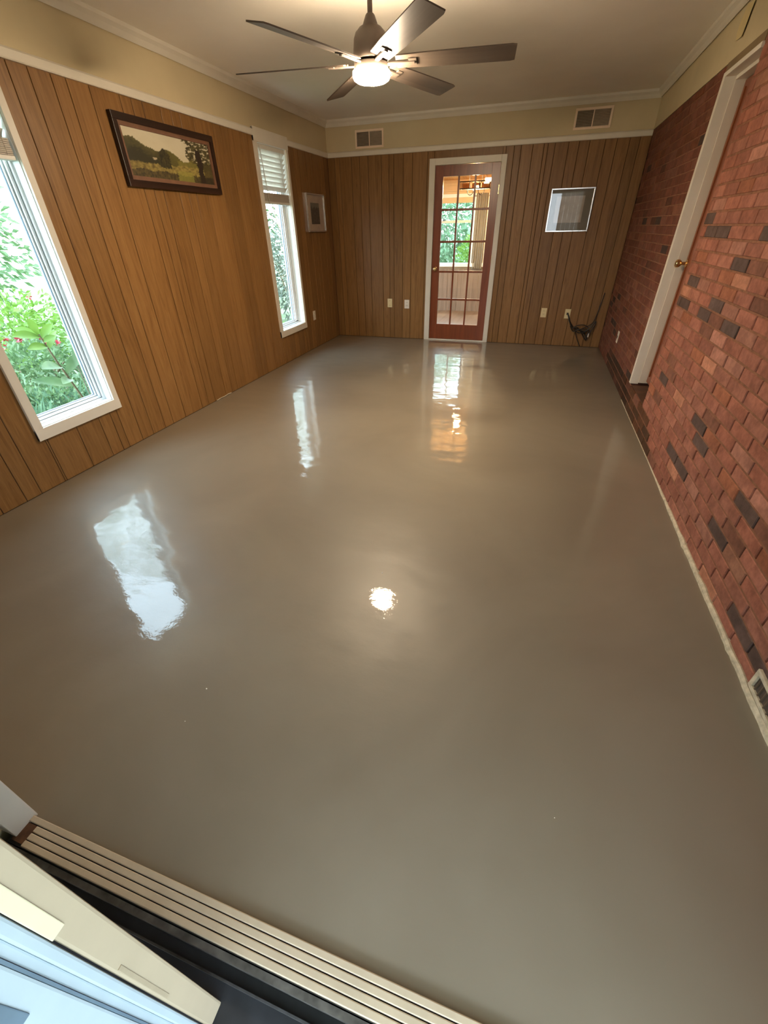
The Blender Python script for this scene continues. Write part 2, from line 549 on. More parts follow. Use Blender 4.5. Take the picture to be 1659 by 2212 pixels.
def brick_geo(l, h, rnd):
    """a brick face block centred on the origin, front towards -x, chamfered; 18 triangles"""
    j = lambda s: rnd.uniform(-s, s)
    c = 0.003
    hl, hh = l / 2, h / 2
    back = [(0.016, -hl, -hh), (0.016, hl, -hh), (0.016, hl, hh), (0.016, -hl, hh)]
    mid = [(0.0035, -hl + j(.001), -hh + j(.001)), (0.0035, hl + j(.001), -hh + j(.001)), (0.0035, hl + j(.001), hh + j(.001)), (0.0035, -hl + j(.001), hh + j(.001))]
    o = j(.0012)
    fr = [(o + j(.0006), -hl + c + j(.001), -hh + c), (o + j(.0006), hl - c + j(.001), -hh + c), (o + j(.0006), hl - c, hh - c), (o + j(.0006), -hl + c, hh - c)]
    v = back + mid + fr
    f = [(8, 11, 10, 9)]
    for i in range(4):
        k = (i + 1) % 4
        f.append((i, 4 + i, 4 + k, k))
        f.append((4 + i, 8 + i, 8 + k, 4 + k))
    return v, f
def brick_mesh(l, h, tone, seed, sh=(1, 1, 1)):
    rnd = random.Random(seed)
    v, f = brick_geo(l, h, rnd)
    me = bpy.data.meshes.new('brick')
    me.from_pydata(v, [], f)
    at = me.color_attributes.new('tone', 'FLOAT_COLOR', 'POINT')
    k = rnd.uniform(0.9, 1.1)
    for d in at.data:
        d.color = (PAL[tone][0] * k * sh[0], PAL[tone][1] * k * sh[1], PAL[tone][2] * k * sh[2], 1)
    me.materials.append(M['brick'])
    return me
bricks = []
FACE_H, FACE_L = CH - 0.0085, BL - 0.011
for c in range(34):
    z0 = c * CH + 0.004
    z1 = min(z0 + FACE_H, 2.233)
    if z1 - z0 < 0.02: continue
    zc = (z0 + z1) / 2
    spans = [(Y0, L - 0.002)]
    if z1 > DZ0 + 0.004 and z0 < DZ1 + 0.01:
        spans = [(Y0, DY0), (DY1 + 0.004, L - 0.002)]
    off = (0.107 if c % 2 else 0.0) + random.uniform(-0.012, 0.012)
    for s0, s1 in spans:
        y = Y0 - 0.2 + off
        while y < s1:
            a, b = max(y, s0), min(y + FACE_L, s1)
            y += BL + random.uniform(-0.003, 0.003)
            if b - a < 0.03: continue
            bricks.append(((a + b) / 2, zc, b - a, z1 - z0))
def px(p):
    d = Vector(p) - CAM
    zf = d.dot(R_FWD)
    if zf < 0.05: return None
    return (IMG_W / 2 + F_PX * d.dot(R_RIGHT) / zf, IMG_H / 2 + F_PX * d.dot(R_DOWN) / zf)
def seen_area(b):
    cs = [px((W, b[0] + sy * b[2] / 2, b[1] + sz * b[3] / 2)) for sy, sz in ((-1, -1), (1, -1), (1, 1), (-1, 1))]
    if any(p is None for p in cs): return 0
    if not any(-10 < p[0] < IMG_W + 10 and -10 < p[1] < IMG_H + 10 for p in cs): return 0
    return abs(sum(cs[i][0] * cs[(i + 1) % 4][1] - cs[(i + 1) % 4][0] * cs[i][1] for i in range(4))) / 2
bricks.sort(key=seen_area, reverse=True)
pool = {}
rest_v, rest_f, rest_c = [], [], []
for i, (y, z, l, h) in enumerate(bricks):
    tn = tone_for(y, z)
    std = abs(l - FACE_L) < 1e-4 and abs(h - FACE_H) < 1e-4
    if i < 298:
        if std:
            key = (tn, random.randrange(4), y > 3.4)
            if key not in pool: pool[key] = brick_mesh(FACE_L, FACE_H, tn, key[1] + len(pool), far_tone(y))
            me = pool[key]
        else:
            me = brick_mesh(l, h, tn, i, far_tone(y))
        o = bpy.data.objects.new('brick', me)
        COL.objects.link(o)
        o.location = (W, y, z)
        o.rotation_euler = (random.uniform(-.006, .006), 0, 0)
        o.parent = wr
    else:
        rnd = random.Random(i)
        v, f = brick_geo(l, h, rnd)
        k = rnd.uniform(0.9, 1.1)
        n0 = len(rest_v)
        rest_v += [(W + p[0], y + p[1], z + p[2]) for p in v]
        rest_f += [tuple(n0 + q_ for q_ in ff) for ff in f]
        rest_c += [tuple(t * k * f_ for t, f_ in zip(PAL[tn], far_tone(y))) + (1,)] * len(v)
me = bpy.data.meshes.new('brickwork')
me.from_pydata(rest_v, [], rest_f)
at = me.color_attributes.new('tone', 'FLOAT_COLOR', 'POINT')
for d, cc in zip(at.data, rest_c): d.color = cc
me.materials.append(M['brick'])
o = bpy.data.objects.new('brickwork', me)
COL.objects.link(o)
o.parent = wr
o['kind'] = 'stuff'
mm = MB()
for c in range(1, 34):
    zc = c * CH - 0.0003
    for s0, s1 in ([(Y0, DY0), (DY1 + 0.004, L)] if DZ0 - 0.02 < zc < DZ1 + 0.01 else [(Y0, L)]):
        mm.box(W + 0.003, W + 0.0145, s0, s1, zc - 0.0047, zc + 0.0047)
mo = mm.build('mortar_bed', 'mortar', wr)
mo['kind'] = 'stuff'

# ------------------------------------------------------------------ front wall, sliding door
OX0, OX1, OZ1 = 1.727, 3.62, 2.05
wf = MB()
wf.box(-0.15, OX0 - 0.066, Y0 - 0.15, Y0, -0.15, ZC)
wf.box(OX1 + 0.066, W + 0.16, Y0 - 0.15, Y0, -0.15, ZC)
wf.box(OX0 - 0.066, OX1 + 0.066, Y0 - 0.15, Y0, OZ1 + 0.06, ZC)
wf = wf.build('wall_front', 'frieze')
struct(wf, 'front wall around the open sliding door behind the camera', 'wall')

dj = MB()
dj.box(OX0 - 0.066, OX0, Y0 - 0.058, Y0 + 0.003, 0.0, OZ1)
dj.box(OX1, OX1 + 0.066, Y0 - 0.058, Y0 + 0.003, 0.0, OZ1)
dj.box(OX0 - 0.066, OX1 + 0.066, Y0 - 0.058, Y0 + 0.003, OZ1, OZ1 + 0.06)
dj = dj.build('trim_1', 'trim', bevel=0.003)
struct(dj, 'white painted jamb post at the end of the grooved door sill', 'door trim')

# grooved sill: beige strips with dark grooves between, on a base
sl = B(OX0 - 0.02, OX1, -0.706, -0.6375, -0.10, 0.003).build('trim_2', 'slotdark')
struct(sl, 'beige grooved metal sill of the sliding door along the wet floor', 'door sill')
n = 4
for i in range(n):
    a = -0.706 + i * 0.0688 / n
    wv = 0.0688 / n
    MB().prism([(a + 0.0012, 0.003), (a + wv - 0.0012, 0.003), (a + wv - 0.0012, 0.012), (a + wv - 0.003, 0.0135), (a + 0.003, 0.0135), (a + 0.0012, 0.012)], 'x', OX0 + (0.0 if i == 3 else 0.035), OX1).build('strip', 'sill', sl)
B(OX0 - 0.01, OX0 + 0.033, -0.70, -0.655, 0.0, 0.010).build('rusty_end', plain('rust', (0.10, 0.045, 0.022, 1), 0.9, var=0.4, scale=40), sl)

tr = B(OX0 - 0.1, OX1, -0.90, -0.7065, -0.10, -0.035).build('trim_3', 'channel')
struct(tr, 'dark dirty channel outside the beige door sill', 'door track')
B(OX0 - 0.1, OX1, -0.722, -0.7085, -0.035, -0.004).build('track_rail', plain('worn_rail', (0.13, 0.12, 0.11, 1), 0.5, 0.3, var=0.6, scale=18), tr)
B(OX0 - 0.1, OX1, -0.75, -0.746, -0.035, -0.018).build('track_rail', plain('dark_rail', (0.05, 0.05, 0.055, 1), 0.5, 0.3, var=0.6, scale=18), tr)

sp = thing('sliding_door', (2.0, -0.795, 0.0), 'beige framed sliding glass door panel pushed open at the bottom left', 'door')
sp['kind'] = 'structure'
sp.name = 'door_3'
SX = 2.45
MB().box(SX - 0.075, SX, -0.816, -0.777, -0.034, 2.03).build('stile', 'beige', sp, bevel=0.004)
B(1.64, 1.70, -0.816, -0.777, -0.005, 2.03).build('stile', 'beige', sp, bevel=0.004)
B(1.70, SX - 0.075, -0.816, -0.777, -0.005, 0.09).build('rail', 'beige', sp, bevel=0.003)
B(1.70, SX - 0.075, -0.816, -0.777, 1.95, 2.03).build('rail', 'beige', sp, bevel=0.003)
B(1.70, SX - 0.075, -0.799, -0.793, 0.09, 1.95).build('pane', 'glass', sp)
B(SX - 0.004, SX + 0.002, -0.8175, -0.8015, 0.715, 1.9).build('weather_strip', 'cream', sp, bevel=0.001)
B(SX - 0.002, SX + 0.0012, -0.8115, -0.8055, 0.29, 0.52).build('strike_plate', plain('strike', srgb(172, 158, 134), 0.4, 0.2), sp, bevel=0.0005)

sc = thing('screen_door', (2.0, -0.85, 0.0), 'white daylit screen door panel outside the beige sliding door', 'door')
MB().box(SX - 0.05, SX + 0.002, -0.832, -0.8185, 0.0, 2.03).build('stile', 'screenframe', sc, bevel=0.003)
MB().box(SX - 0.05, SX - 0.002, -0.843, -0.832, 0.0, 2.03).build('stile', 'screenframe', sc, bevel=0.002)
MB().box(SX - 0.05, SX + 0.001, -0.846, -0.843, 0.0, 2.03).build('gasket', 'gasket', sc)
MB().box(SX - 0.05, SX + 0.002, -0.90, -0.846, 0.0, 2.03).build('stile', 'screenframe', sc, bevel=0.003)
B(1.64, 1.69, -0.90, -0.82, 0.0, 2.03).build('stile', 'screenframe', sc, bevel=0.003)
B(1.69, SX - 0.05, -0.88, -0.84, 0.0, 0.08).build('rail', 'screenframe', sc)
B(1.69, SX - 0.05, -0.88, -0.84, 1.95, 2.03).build('rail', 'screenframe', sc)
def mesh_mat():
    t = NT('insect_screen')
    tr_ = t.n('ShaderNodeBsdfTransparent')
    t.b.inputs['Base Color'].default_value = (0.08, 0.08, 0.085, 1)
    mx = t.n('ShaderNodeMixShader')
    mx.inputs[0].default_value = 0.65
    t.l(tr_.outputs[0], mx.inputs[1]); t.l(t.b.outputs[0], mx.inputs[2]); t.l(mx.outputs[0], t.out.inputs['Surface'])
    return t.m
B(1.69, SX - 0.05, -0.861, -0.859, 0.08, 1.95).build('insect_screen', mesh_mat(), sc)
B(SX + 0.0005, SX + 0.004, -0.90, -0.869, 0.67, 0.80).build('latch', 'gasket', sc, bevel=0.001)

# ------------------------------------------------------------------ ceiling and wall trims
def crown(name, axis, a0, a1, wall, sgn, label):
    pr = [(0, 0.068), (0, 0.008), (0.012, 0.0), (0.02, 0.012), (0.03, 0.03), (0.048, 0.048), (0.052, 0.068)]
    poly = [(wall + sgn * p[0], ZC - 0.068 + p[1]) for p in pr]
    return struct(MB().prism(poly, axis, a0, a1).build(name, 'trim'), label, 'trim')
crown('trim_4', 'y', Y0, L, 0.0, 1, 'white crown moulding along the left edge of the ceiling')
crown('trim_5', 'x', 0, W, L, -1, 'white crown moulding along the back edge of the ceiling')
crown('trim_6', 'y', Y0, L, W - 0.001, -1, 'white crown moulding along the right edge of the ceiling')
def rail(name, axis, a0, a1, wall, sgn, label):
    poly = [(wall, ZT0), (wall + sgn * 0.016, ZT0), (wall + sgn * 0.02, ZT0 + 0.006), (wall + sgn * 0.02, ZT1 - 0.014), (wall + sgn * 0.012, ZT1 - 0.004), (wall, ZT1)]
    return struct(MB().prism(poly, axis, a0, a1).build(name, 'trim'), label, 'trim')
rail('trim_7', 'y', Y0, WIN1[0] - 0.057, 0.0, 1, 'white picture rail left of the near left window')
rail('trim_8', 'y', WIN1[1] + 0.048, WIN2[0] - 0.054, 0.0, 1, 'white picture rail above the landscape painting')
rail('trim_9', 'y', WIN2[1] + 0.041, L, 0.0, 1, 'white picture rail above the small print in the corner')
rail('trim_10', 'x', 0.0, W - 0.004, L, -1, 'white picture rail across the back wall above the glazed door')

# ------------------------------------------------------------------ windows
def window(name, ya, yb, label, blind_label, wand, blind_z, ex):
    r = thing(name, (0, (ya + yb) / 2, WZ0), label, 'window')
    r['kind'] = 'structure'
    cw0, cw1 = ya - 0.055, yb + 0.043
    def frame_part(nm, boxes, mat, bev=0.002):
        mb = MB()
        for b in boxes: mb.box(*b)
        return mb.build(nm, mat, r, bevel=bev)
    frame_part('casing', [(0.0, 0.018, cw0, ya, 0.315, 2.25)], 'trim')
    frame_part('casing', [(0.0, 0.018, yb, cw1, 0.315, 2.25)], 'trim')
    frame_part('casing', [(0.0, 0.019, cw0, cw1, 0.315, WZ0)], 'trim')
    frame_part('casing', [(0.0, 0.023, cw0, cw1, WZ1, 2.255)], 'trim')
    # reveal lining
    frame_part('lining', [(-0.16, 0.0, ya - 0.008, ya + 0.004, WZ0, WZ1)], 'vinyl', 0)
    frame_part('lining', [(-0.16, 0.0, yb - 0.004, yb + 0.008, WZ0, WZ1)], 'vinyl', 0)
    frame_part('lining', [(-0.16, 0.0, ya, yb, WZ0 - 0.008, WZ0 + 0.004)], 'vinyl', 0)
    frame_part('lining', [(-0.16, 0.0, ya, yb, WZ1 - 0.004, WZ1 + 0.008)], 'vinyl', 0)
    # vinyl frame in two steps with grey gaskets, then the sash bead
    a, b, c, d = ya + 0.004, yb - 0.004, WZ0 + 0.004, WZ1 - 0.004
    sash = None
    for k, (x0, x1, wd) in enumerate([(-0.125, -0.055, 0.013), (-0.125, -0.072, 0.029), (-0.125, -0.088, 0.040)]):
        pre = [0, 0.013, 0.029][k]
        mb = MB()
        mb.box(x0, x1, a + pre, a + wd, c + pre, d)
        mb.box(x0, x1, b - wd - (ex if k else 0), b - pre - (ex if k == 2 else 0), c + pre, d)
        mb.box(x0, x1, a + wd, b - wd, c + pre, c + wd)
        mb.box(x0, x1, a + wd, b - wd, d - wd, d - pre)
        mb.build(['sash_frame', 'sash', 'glazing_bead'][k], 'vinyl', r, bevel=0.0015)
    mb = MB()
    for wd, xx, e2 in ((0.013, -0.0715, 0), (0.029, -0.0875, ex), (0.040, -0.0995, ex)):
        t = 0.003
        mb.box(xx - 0.01, xx, a + wd, a + wd + t, c + wd, d - wd)
        mb.box(xx - 0.01, xx, b - wd - t - e2, b - wd - e2, c + wd, d - wd)
        mb.box(xx - 0.01, xx, a + wd, b - wd, c + wd, c + wd + t)
    mb.build('gasket', 'gasket', r)
    B(-0.108, -0.103, a + 0.036, b - 0.036, c + 0.036, d - 0.036).build('pane', 'glass', r)
    # blind
    bl = thing('window_blind', (-0.03, (ya + yb) / 2, WZ1 - 0.05), blind_label, 'blind')
    B(-0.052, -0.004, ya + 0.008, yb - 0.008, WZ1 - 0.042, WZ1 - 0.005).build('head_rail', 'slat', bl, bevel=0.002)
    z = WZ1 - 0.062
    while z > blind_z:
        tl = math.radians(50)
        mb = MB()
        pts = []
        for s in (-1, -0.33, 0.33, 1):
            dx = s * 0.024
            pts.append((-0.029 + dx * math.cos(tl), z + dx * math.sin(tl) + 0.003 * (1 - s * s)))
        poly = pts + [(p[0], p[1] + 0.0022) for p in reversed(pts)]
        y0, y1 = ya + 0.012, yb - 0.014
        mb.prism([(p[0], p[1]) for p in poly], 'y', y0, y1)
        mb.build('slat', 'slat', bl)
        z -= 0.0425
    zz = blind_z
    for k in range(9):
        sk = random.uniform(-0.002, 0.002)
        B(-0.053 + sk, -0.005 + sk, ya + 0.012, yb - 0.014, zz - 0.0075, zz).build('slat', 'slatdim', bl, bevel=0.001)
        zz -= 0.0083
    B(-0.054, -0.004, ya + 0.011, yb - 0.012, zz - 0.02, zz).build('bottom_rail', 'slat', bl, bevel=0.003)
    if wand:
        MB().tube([(0.004, ya + 0.05, WZ1 - 0.02), (0.010, ya + 0.07, 1.95), (0.012, ya + 0.12, 1.44)], 0.0035, 6).build('wand', 'slatdim', bl)
        for yy in (ya + 0.09, yb - 0.12):
            MB().tube([(-0.005, yy, WZ1 - 0.04), (-0.004, yy, zz)], 0.0012, 5).build('cord', 'slatdim', bl)
    else:
        MB().tube([(-0.002, yb - 0.05, WZ1 - 0.02), (-0.003, yb - 0.05, zz)], 0.0012, 5).build('cord', 'slatdim', bl)
    return r
window('window_1', WIN1[0], WIN1[1], 'tall narrow white window nearest the camera looking onto bright green plants', 'half raised white slatted blind at the top of the near left window', False, 1.85, 0)
window('window_2', WIN2[0], WIN2[1], 'tall narrow white window between the landscape painting and the back corner', 'half raised white slatted blind hanging in the far left window', True, 1.745, 0.045)

# ------------------------------------------------------------------ back door
d1 = thing('door_1', ((DX0 + DX1) / 2, L, 0), 'mahogany fifteen pane glazed door in a white frame on the back wall', 'door')
d1['kind'] = 'structure'
for x0, x1, z0, z1 in [(1.384, DX0, 0.0, 2.112), (DX1, 2.324, 0.0, 2.112), (DX0, DX1, DZ, 2.112)]:
    B(x0, x1, L - 0.018, L + 0.10, z0, z1).build('casing', 'trim', d1, bevel=0.003)
GX0, GX1 = 1.562, 2.159
ya, yb = L + 0.006, L + 0.044
rowz = [0.222, 0.548, 0.893, 1.243, 1.592, 1.933]
colx = [GX0, 1.759, 1.966, GX1]
B(DX0 + 0.003, GX0, ya, yb, 0.018, DZ - 0.003).build('stile', 'mahogany', d1, bevel=0.002)
B(GX1, DX1 - 0.003, ya, yb, 0.018, DZ - 0.003).build('stile', 'mahogany', d1, bevel=0.002)
B(GX0, GX1, ya, yb, 0.018, rowz[0]).build('rail', 'mahogany', d1, bevel=0.002)
B(GX0, GX1, ya, yb, rowz[-1], DZ - 0.003).build('rail', 'mahogany', d1, bevel=0.002)
for x in colx[1:3]:
    B(x - 0.0105, x + 0.0105, ya + 0.004, yb - 0.004, rowz[0], rowz[-1]).build('muntin', 'mahogany', d1, bevel=0.002)
for z in rowz[1:-1]:
    B(GX0, GX1, ya + 0.005, yb - 0.005, z - 0.012, z + 0.012).build('muntin', 'mahogany', d1, bevel=0.002)
for i in range(3):
    for j in range(5):
        B(colx[i] + (0.006 if i else 0), colx[i + 1] - (0.006 if i < 2 else 0), L + 0.023, L + 0.027, rowz[j] + 0.006, rowz[j + 1] - 0.006).build('pane', 'glass', d1)
B(DX0, DX1, L - 0.015, L + 0.06, 0.0, 0.016).build('threshold', 'trim', d1, bevel=0.002)
MB().lathe([(0.024, 0.0), (0.026, -0.004), (0.012, -0.009), (0.010, -0.028), (0.020, -0.034), (0.027, -0.044), (0.026, -0.058), (0.016, -0.066)], (1.512, L + 0.006, 0.928), 20, 'y').build('knob', 'brass', d1, smooth=True)
for z in (0.33, 1.05, 1.78):
    B(DX1 - 0.006, DX1 + 0.006, L - 0.004, L + 0.008, z - 0.045, z + 0.045).build('hinge', 'brass', d1, bevel=0.002)

# ------------------------------------------------------------------ closet door in the brick wall
d2 = thing('door_2', (W + 0.08, (DY0 + DY1) / 2, DZ0), 'narrow mahogany closet door set back behind its white jamb in the brick wall', 'door')
d2['kind'] = 'structure'
XB, XJ = W + 0.052, W + 0.108
# far jamb, near jamb, head: brick mould, then jamb set back
B(W - 0.012, XB, DY1 - 0.002, DY1 + 0.045, 0.215, 2.19).build('brick_mould', 'trim', d2, bevel=0.002)
B(XB, XJ + 0.05, DY1 - 0.008, DY1 + 0.03, 0.225, 2.17).build('jamb', 'trim', d2, bevel=0.002)
B(W - 0.012, XB, DY0, DY1 - 0.002, 2.165, 2.19).build('brick_mould', 'trim', d2, bevel=0.002)
B(XB, XJ + 0.05, DY0, DY1 - 0.008, 2.145, 2.17).build('jamb', 'trim', d2, bevel=0.002)
B(W - 0.004, W + 0.014, DY0, DY1 + 0.05, 2.19, 2.236).build('head_shade_strip', plain('wall_shade_brown', srgb(120, 100, 70), 0.7), d2)  # strip for the wall over the header, its shadow put into the brown
B(W + 0.06, XJ + 0.05, DY0, DY0 + 0.03, 0.215, 2.145).build('jamb', 'trim', d2)
B(XJ, XJ + 0.036, DY0 + 0.03, DY1 - 0.014, 0.245, 2.14).build('leaf', 'mahogany', d2, bevel=0.002)
B(XJ - 0.008, XJ, DY1 - 0.075, DY1 - 0.068, 0.3, 2.1).build('leaf_moulding', wood_mat('mahogany_lit_tone', (0.20, 0.06, 0.02, 1), (0.26, 0.085, 0.03, 1)), d2, bevel=0.001)  # lighter copy of the mahogany, the lit look put into its colour
B(W + 0.014, XJ + 0.1, DY0, DY1, 0.165, 0.2).build('threshold', plain('brown_sill', (0.075, 0.03, 0.012, 1), 0.8, var=0.4), d2)
B(XJ + 0.037, XJ + 0.06, DY0, DY1, 0.2, 2.2).build('back_board', 'slotdark', d2)
MB().lathe([(0.030, 0.0), (0.030, -0.006), (0.012, -0.012), (0.010, -0.036), (0.018, -0.042), (0.028, -0.055), (0.027, -0.072), (0.016, -0.080)], (XJ, DY1 - 0.062, 1.145), 20, 'x').build('knob', 'brass', d2, smooth=True)

# ------------------------------------------------------------------ edge strip along the brick wall
es = MB()
rings = []
N = 150
for i in range(N + 1):
    y = Y0 + 0.02 + (3.6 - Y0) * i / N
    k = min(1.0, max(0.16, (2.5 - y) / 1.2))
    wj = k * (0.017 + 0.006 * noise.noise(Vector((y * 9, 0, 0))) + 0.004 * noise.noise(Vector((y * 31, 5, 0))))
    hj = k * (0.020 + 0.007 * noise.noise(Vector((y * 11, 9, 0))))
    rings.append([(W + 0.004, y, -0.002), (W - wj, y, -0.002), (W - wj * 0.9, y, hj * 0.6), (W - wj * 0.45, y, hj), (W + 0.004, y, hj * 0.9)])
v = [p for r_ in rings for p in r_]
f = [(i * 5 + k, i * 5 + (k + 1) % 5, (i + 1) * 5 + (k + 1) % 5, (i + 1) * 5 + k) for i in range(N) for k in range(5)] + [(0, 1, 2, 3, 4), tuple(N * 5 + k for k in (4, 3, 2, 1, 0))]
es.add(v, f)
es = struct(es.build('baseboard_right', 'foam'), 'rough pale foam edge strip where the wet floor meets the brick wall', 'edge strip')

# ------------------------------------------------------------------ ceiling fan
FX, FY = 1.785, 2.42
ZB = 2.185
fan = thing('ceiling_fan', (FX, FY, ZB), 'bronze six blade ceiling fan with a lit round lamp', 'ceiling fan')
MB().lathe([(0.014, 2.36), (0.014, 2.50)], (FX, FY, 0), 14).build('downrod', 'fanbody', fan, smooth=True)
MB().lathe([(0.022, 2.485), (0.05, 2.495), (0.072, 2.525), (0.075, ZC)], (FX, FY, 0), 28).build('canopy', 'fanbody', fan, smooth=True)
MB().lathe([(0.06, 2.19), (0.098, 2.194), (0.101, 2.205), (0.098, 2.24), (0.094, 2.278), (0.084, 2.302), (0.062, 2.322), (0.042, 2.332), (0.036, 2.346), (0.026, 2.368), (0.020, 2.375)], (FX, FY, 0), 40).build('motor_housing', 'fanbody', fan, smooth=True)
MB().lathe([(0.075, 2.19), (0.096, 2.182), (0.099, 2.158), (0.095, 2.152)], (FX, FY, 0), 40).build('light_kit', 'fanbody', fan, smooth=True)
MB().lathe([(0.094, 2.156), (0.106, 2.152), (0.1075, 2.147), (0.1075, 2.130), (0.101, 2.118), (0.085, 2.109), (0.05, 2.104), (0.004, 2.102)], (FX, FY, 0), 40).build('lamp_lens', 'lens', fan, smooth=True)
blade_mesh = None
arm_mesh = None
for k in range(6):
    ang = math.radians(8 + 60 * k)
    if blade_mesh is None:
        prof = [(0.145, 0.052), (0.15, 0.055), (0.30, 0.062), (0.55, 0.066), (0.775, 0.068), (0.80, 0.062)]
        up = [(r, h) for r, h in prof]
        poly = [(0.145, -0.052)] + [(r, -h) for r, h in prof[1:]] + [(r, h) for r, h in reversed(prof[1:])] + [(0.145, 0.052), (0.145, 0.018), (0.235, 0.018), (0.235, -0.018), (0.145, -0.018)]
        b = MB().prism(poly, 'z', -0.003, 0.003).build('blade', 'blade', fan)
        a_ = MB().box(0.07, 0.25, -0.011, 0.011, -0.012, -0.004)
        a_.box(0.215, 0.262, -0.03, 0.03, -0.0075, -0.0035)
        a_ = a_.build('blade_arm', 'fanbody', fan, bevel=0.0015)
        blade_mesh, arm_mesh = b.data, a_.data
    else:
        b = bpy.data.objects.new('blade', blade_mesh)
        COL.objects.link(b)
        a_ = bpy.data.objects.new('blade_arm', arm_mesh)
        COL.objects.link(a_)
    a_.parent = b
    a_.matrix_parent_inverse = Matrix()
    a_.matrix_local = Matrix()
    for o in (b,):
        o.parent = fan
        o.matrix_parent_inverse = Matrix()
        o.matrix_local = Matrix.Rotation(ang, 4, 'Z') @ Matrix.Rotation(math.radians(-13), 4, 'X')

# ------------------------------------------------------------------ pictures
def lerp(a, b, t): return tuple(a[i] + (b[i] - a[i]) * t for i in range(3))
def landscape(u, v):
    """generic rural landscape: cream sky, dark wooded slope on the left, pale meadow, tall tree on the right"""
    u += 0.012 * noise.noise(Vector((u * 60, v * 30, 11))); v += 0.03 * noise.noise(Vector((u * 55, v * 28, 17)))
    n1 = noise.noise(Vector((u * 9, v * 9, 1.3))); n2 = noise.noise(Vector((u * 30, v * 26, 7.1))); n3 = noise.noise(Vector((u * 70, v * 18, 3.7)))
    sky = lerp((0.46, 0.40, 0.26), (0.58, 0.52, 0.38), v + 0.2 * n1)
    hill = 0.80 - 0.42 * u + 0.05 * math.sin(u * 17) + 0.05 * n1
    col = sky
    if u < 0.72 and v < hill:
        d = hill - v
        col = lerp((0.085, 0.075, 0.022), (0.028, 0.024, 0.009), min(1, d * 4 + 0.4 * n2))
        if u > 0.45: col = lerp(col, (0.14, 0.12, 0.025), 0.5)
    if u >= 0.55 and v < 0.50 + 0.06 * n1: col = lerp((0.13, 0.11, 0.024), (0.19, 0.16, 0.035), 0.5 + n2)
    if v < 0.36 + 0.04 * n1 - 0.06 * abs(u - 0.6):
        col = lerp((0.10, 0.068, 0.02), (0.30, 0.23, 0.06), max(0, min(1, 0.55 + 0.9 * n2 + 0.5 * (u - 0.35))))
    if v < 0.16 + 0.06 * n1: col = lerp((0.03, 0.02, 0.009), (0.10, 0.075, 0.02), max(0, 0.45 + n3))
    if 0.52 < u < 0.72 and v < 0.24: col = lerp(col, (0.26, 0.24, 0.045), 0.6)
    if 0.33 < u + 0.02 * n2 < 0.46 and 0.26 < v < 0.70 - 2.2 * abs(u - 0.40): col = lerp((0.018, 0.014, 0.006), (0.06, 0.05, 0.015), max(0, 0.4 + n3))
    tr_ = 0.84 + 0.02 * n1
    crown_ = v > 0.48 and (u - 0.88) ** 2 / 0.045 + (v - 0.88) ** 2 / 0.30 < 1 + 0.5 * n1
    if crown_ and n2 > -0.22: col = lerp((0.03, 0.025, 0.01), (0.12, 0.10, 0.035), max(0, 0.45 + n3))
    if abs(u - tr_ - 0.02 * (0.4 - v)) < 0.035 + 0.03 * max(0, 0.2 - v) and v < 0.8: col = (0.025, 0.014, 0.008)
    if u > 0.88 and v < 0.5: col = lerp(col, (0.035, 0.024, 0.011), 0.75)
    if abs(u - 0.29) < 0.02 and abs(v - 0.43) < 0.025: col = (0.42, 0.34, 0.22)
    return tuple(max(0.004, c) for c in col)
def painted_grid(nm, parent, P, nu, nv, fn, mat):
    v, f, c = [], [], []
    for j in range(nv + 1):
        for i in range(nu + 1):
            v.append(P(i / nu, j / nv)); c.append(fn(i / nu, j / nv) + (1,))
    for j in range(nv):
        for i in range(nu):
            a = j * (nu + 1) + i
            f.append((a, a + 1, a + nu + 2, a + nu + 1))
    me = bpy.data.meshes.new(nm)
    me.from_pydata(v, [], f)
    at = me.color_attributes.new('paint', 'FLOAT_COLOR', 'POINT')
    for d, cc in zip(at.data, c): d.color = cc
    me.materials.append(mat)
    o = bpy.data.objects.new(nm, me)
    COL.objects.link(o)
    o.parent = parent
    o.matrix_parent_inverse = Matrix.Translation(-parent.location)
    return o
tp = NT('painted_canvas')
at_ = tp.n('ShaderNodeAttribute'); at_.attribute_name = 'paint'
tp.l(at_.outputs['Color'], tp.b.inputs['Base Color']); tp.b.inputs['Roughness'].default_value = 0.55
tp.bump(tp.noise(tp.coords(), 120.0), 0.15, 0.001)

def frame4(parent, axis, wall, sgn, a0, a1, z0, z1, wd, depth, mat, nm='frame_side', bev=0.003):
    for k, (p0, p1, q0, q1) in enumerate([(a0, a1, z1 - wd, z1), (a0, a1, z0, z0 + wd), (a0, a0 + wd, z0 + wd, z1 - wd), (a1 - wd, a1, z0 + wd, z1 - wd)]):
        w0, w1 = sorted((wall, wall + sgn * depth))
        (B(w0, w1, p0, p1, q0, q1) if axis == 'x' else B(p0, p1, w0, w1, q0, q1)).build(nm, mat, parent, bevel=bev)

p1 = thing('framed_painting', (0.0, 2.75, 1.886), 'large dark framed landscape painting on the left panelled wall', 'picture')
frame4(p1, 'x', 0.001, 1, 2.225, 3.30, 1.685, 2.087, 0.042, 0.032, 'darkframe')
B(0.001, 0.010, 2.262, 3.263, 1.722, 2.05).build('backing', 'matboard', p1)
frame4(p1, 'x', 0.010, 1, 2.266, 3.259, 1.726, 2.046, 0.026, 0.012, 'matboard', 'inner_moulding', 0.002)
painted_grid('canvas', p1, lambda u, v_: (0.012, 2.290 + 0.946 * u, 1.750 + 0.273 * v_), 150, 60, landscape, tp.m)

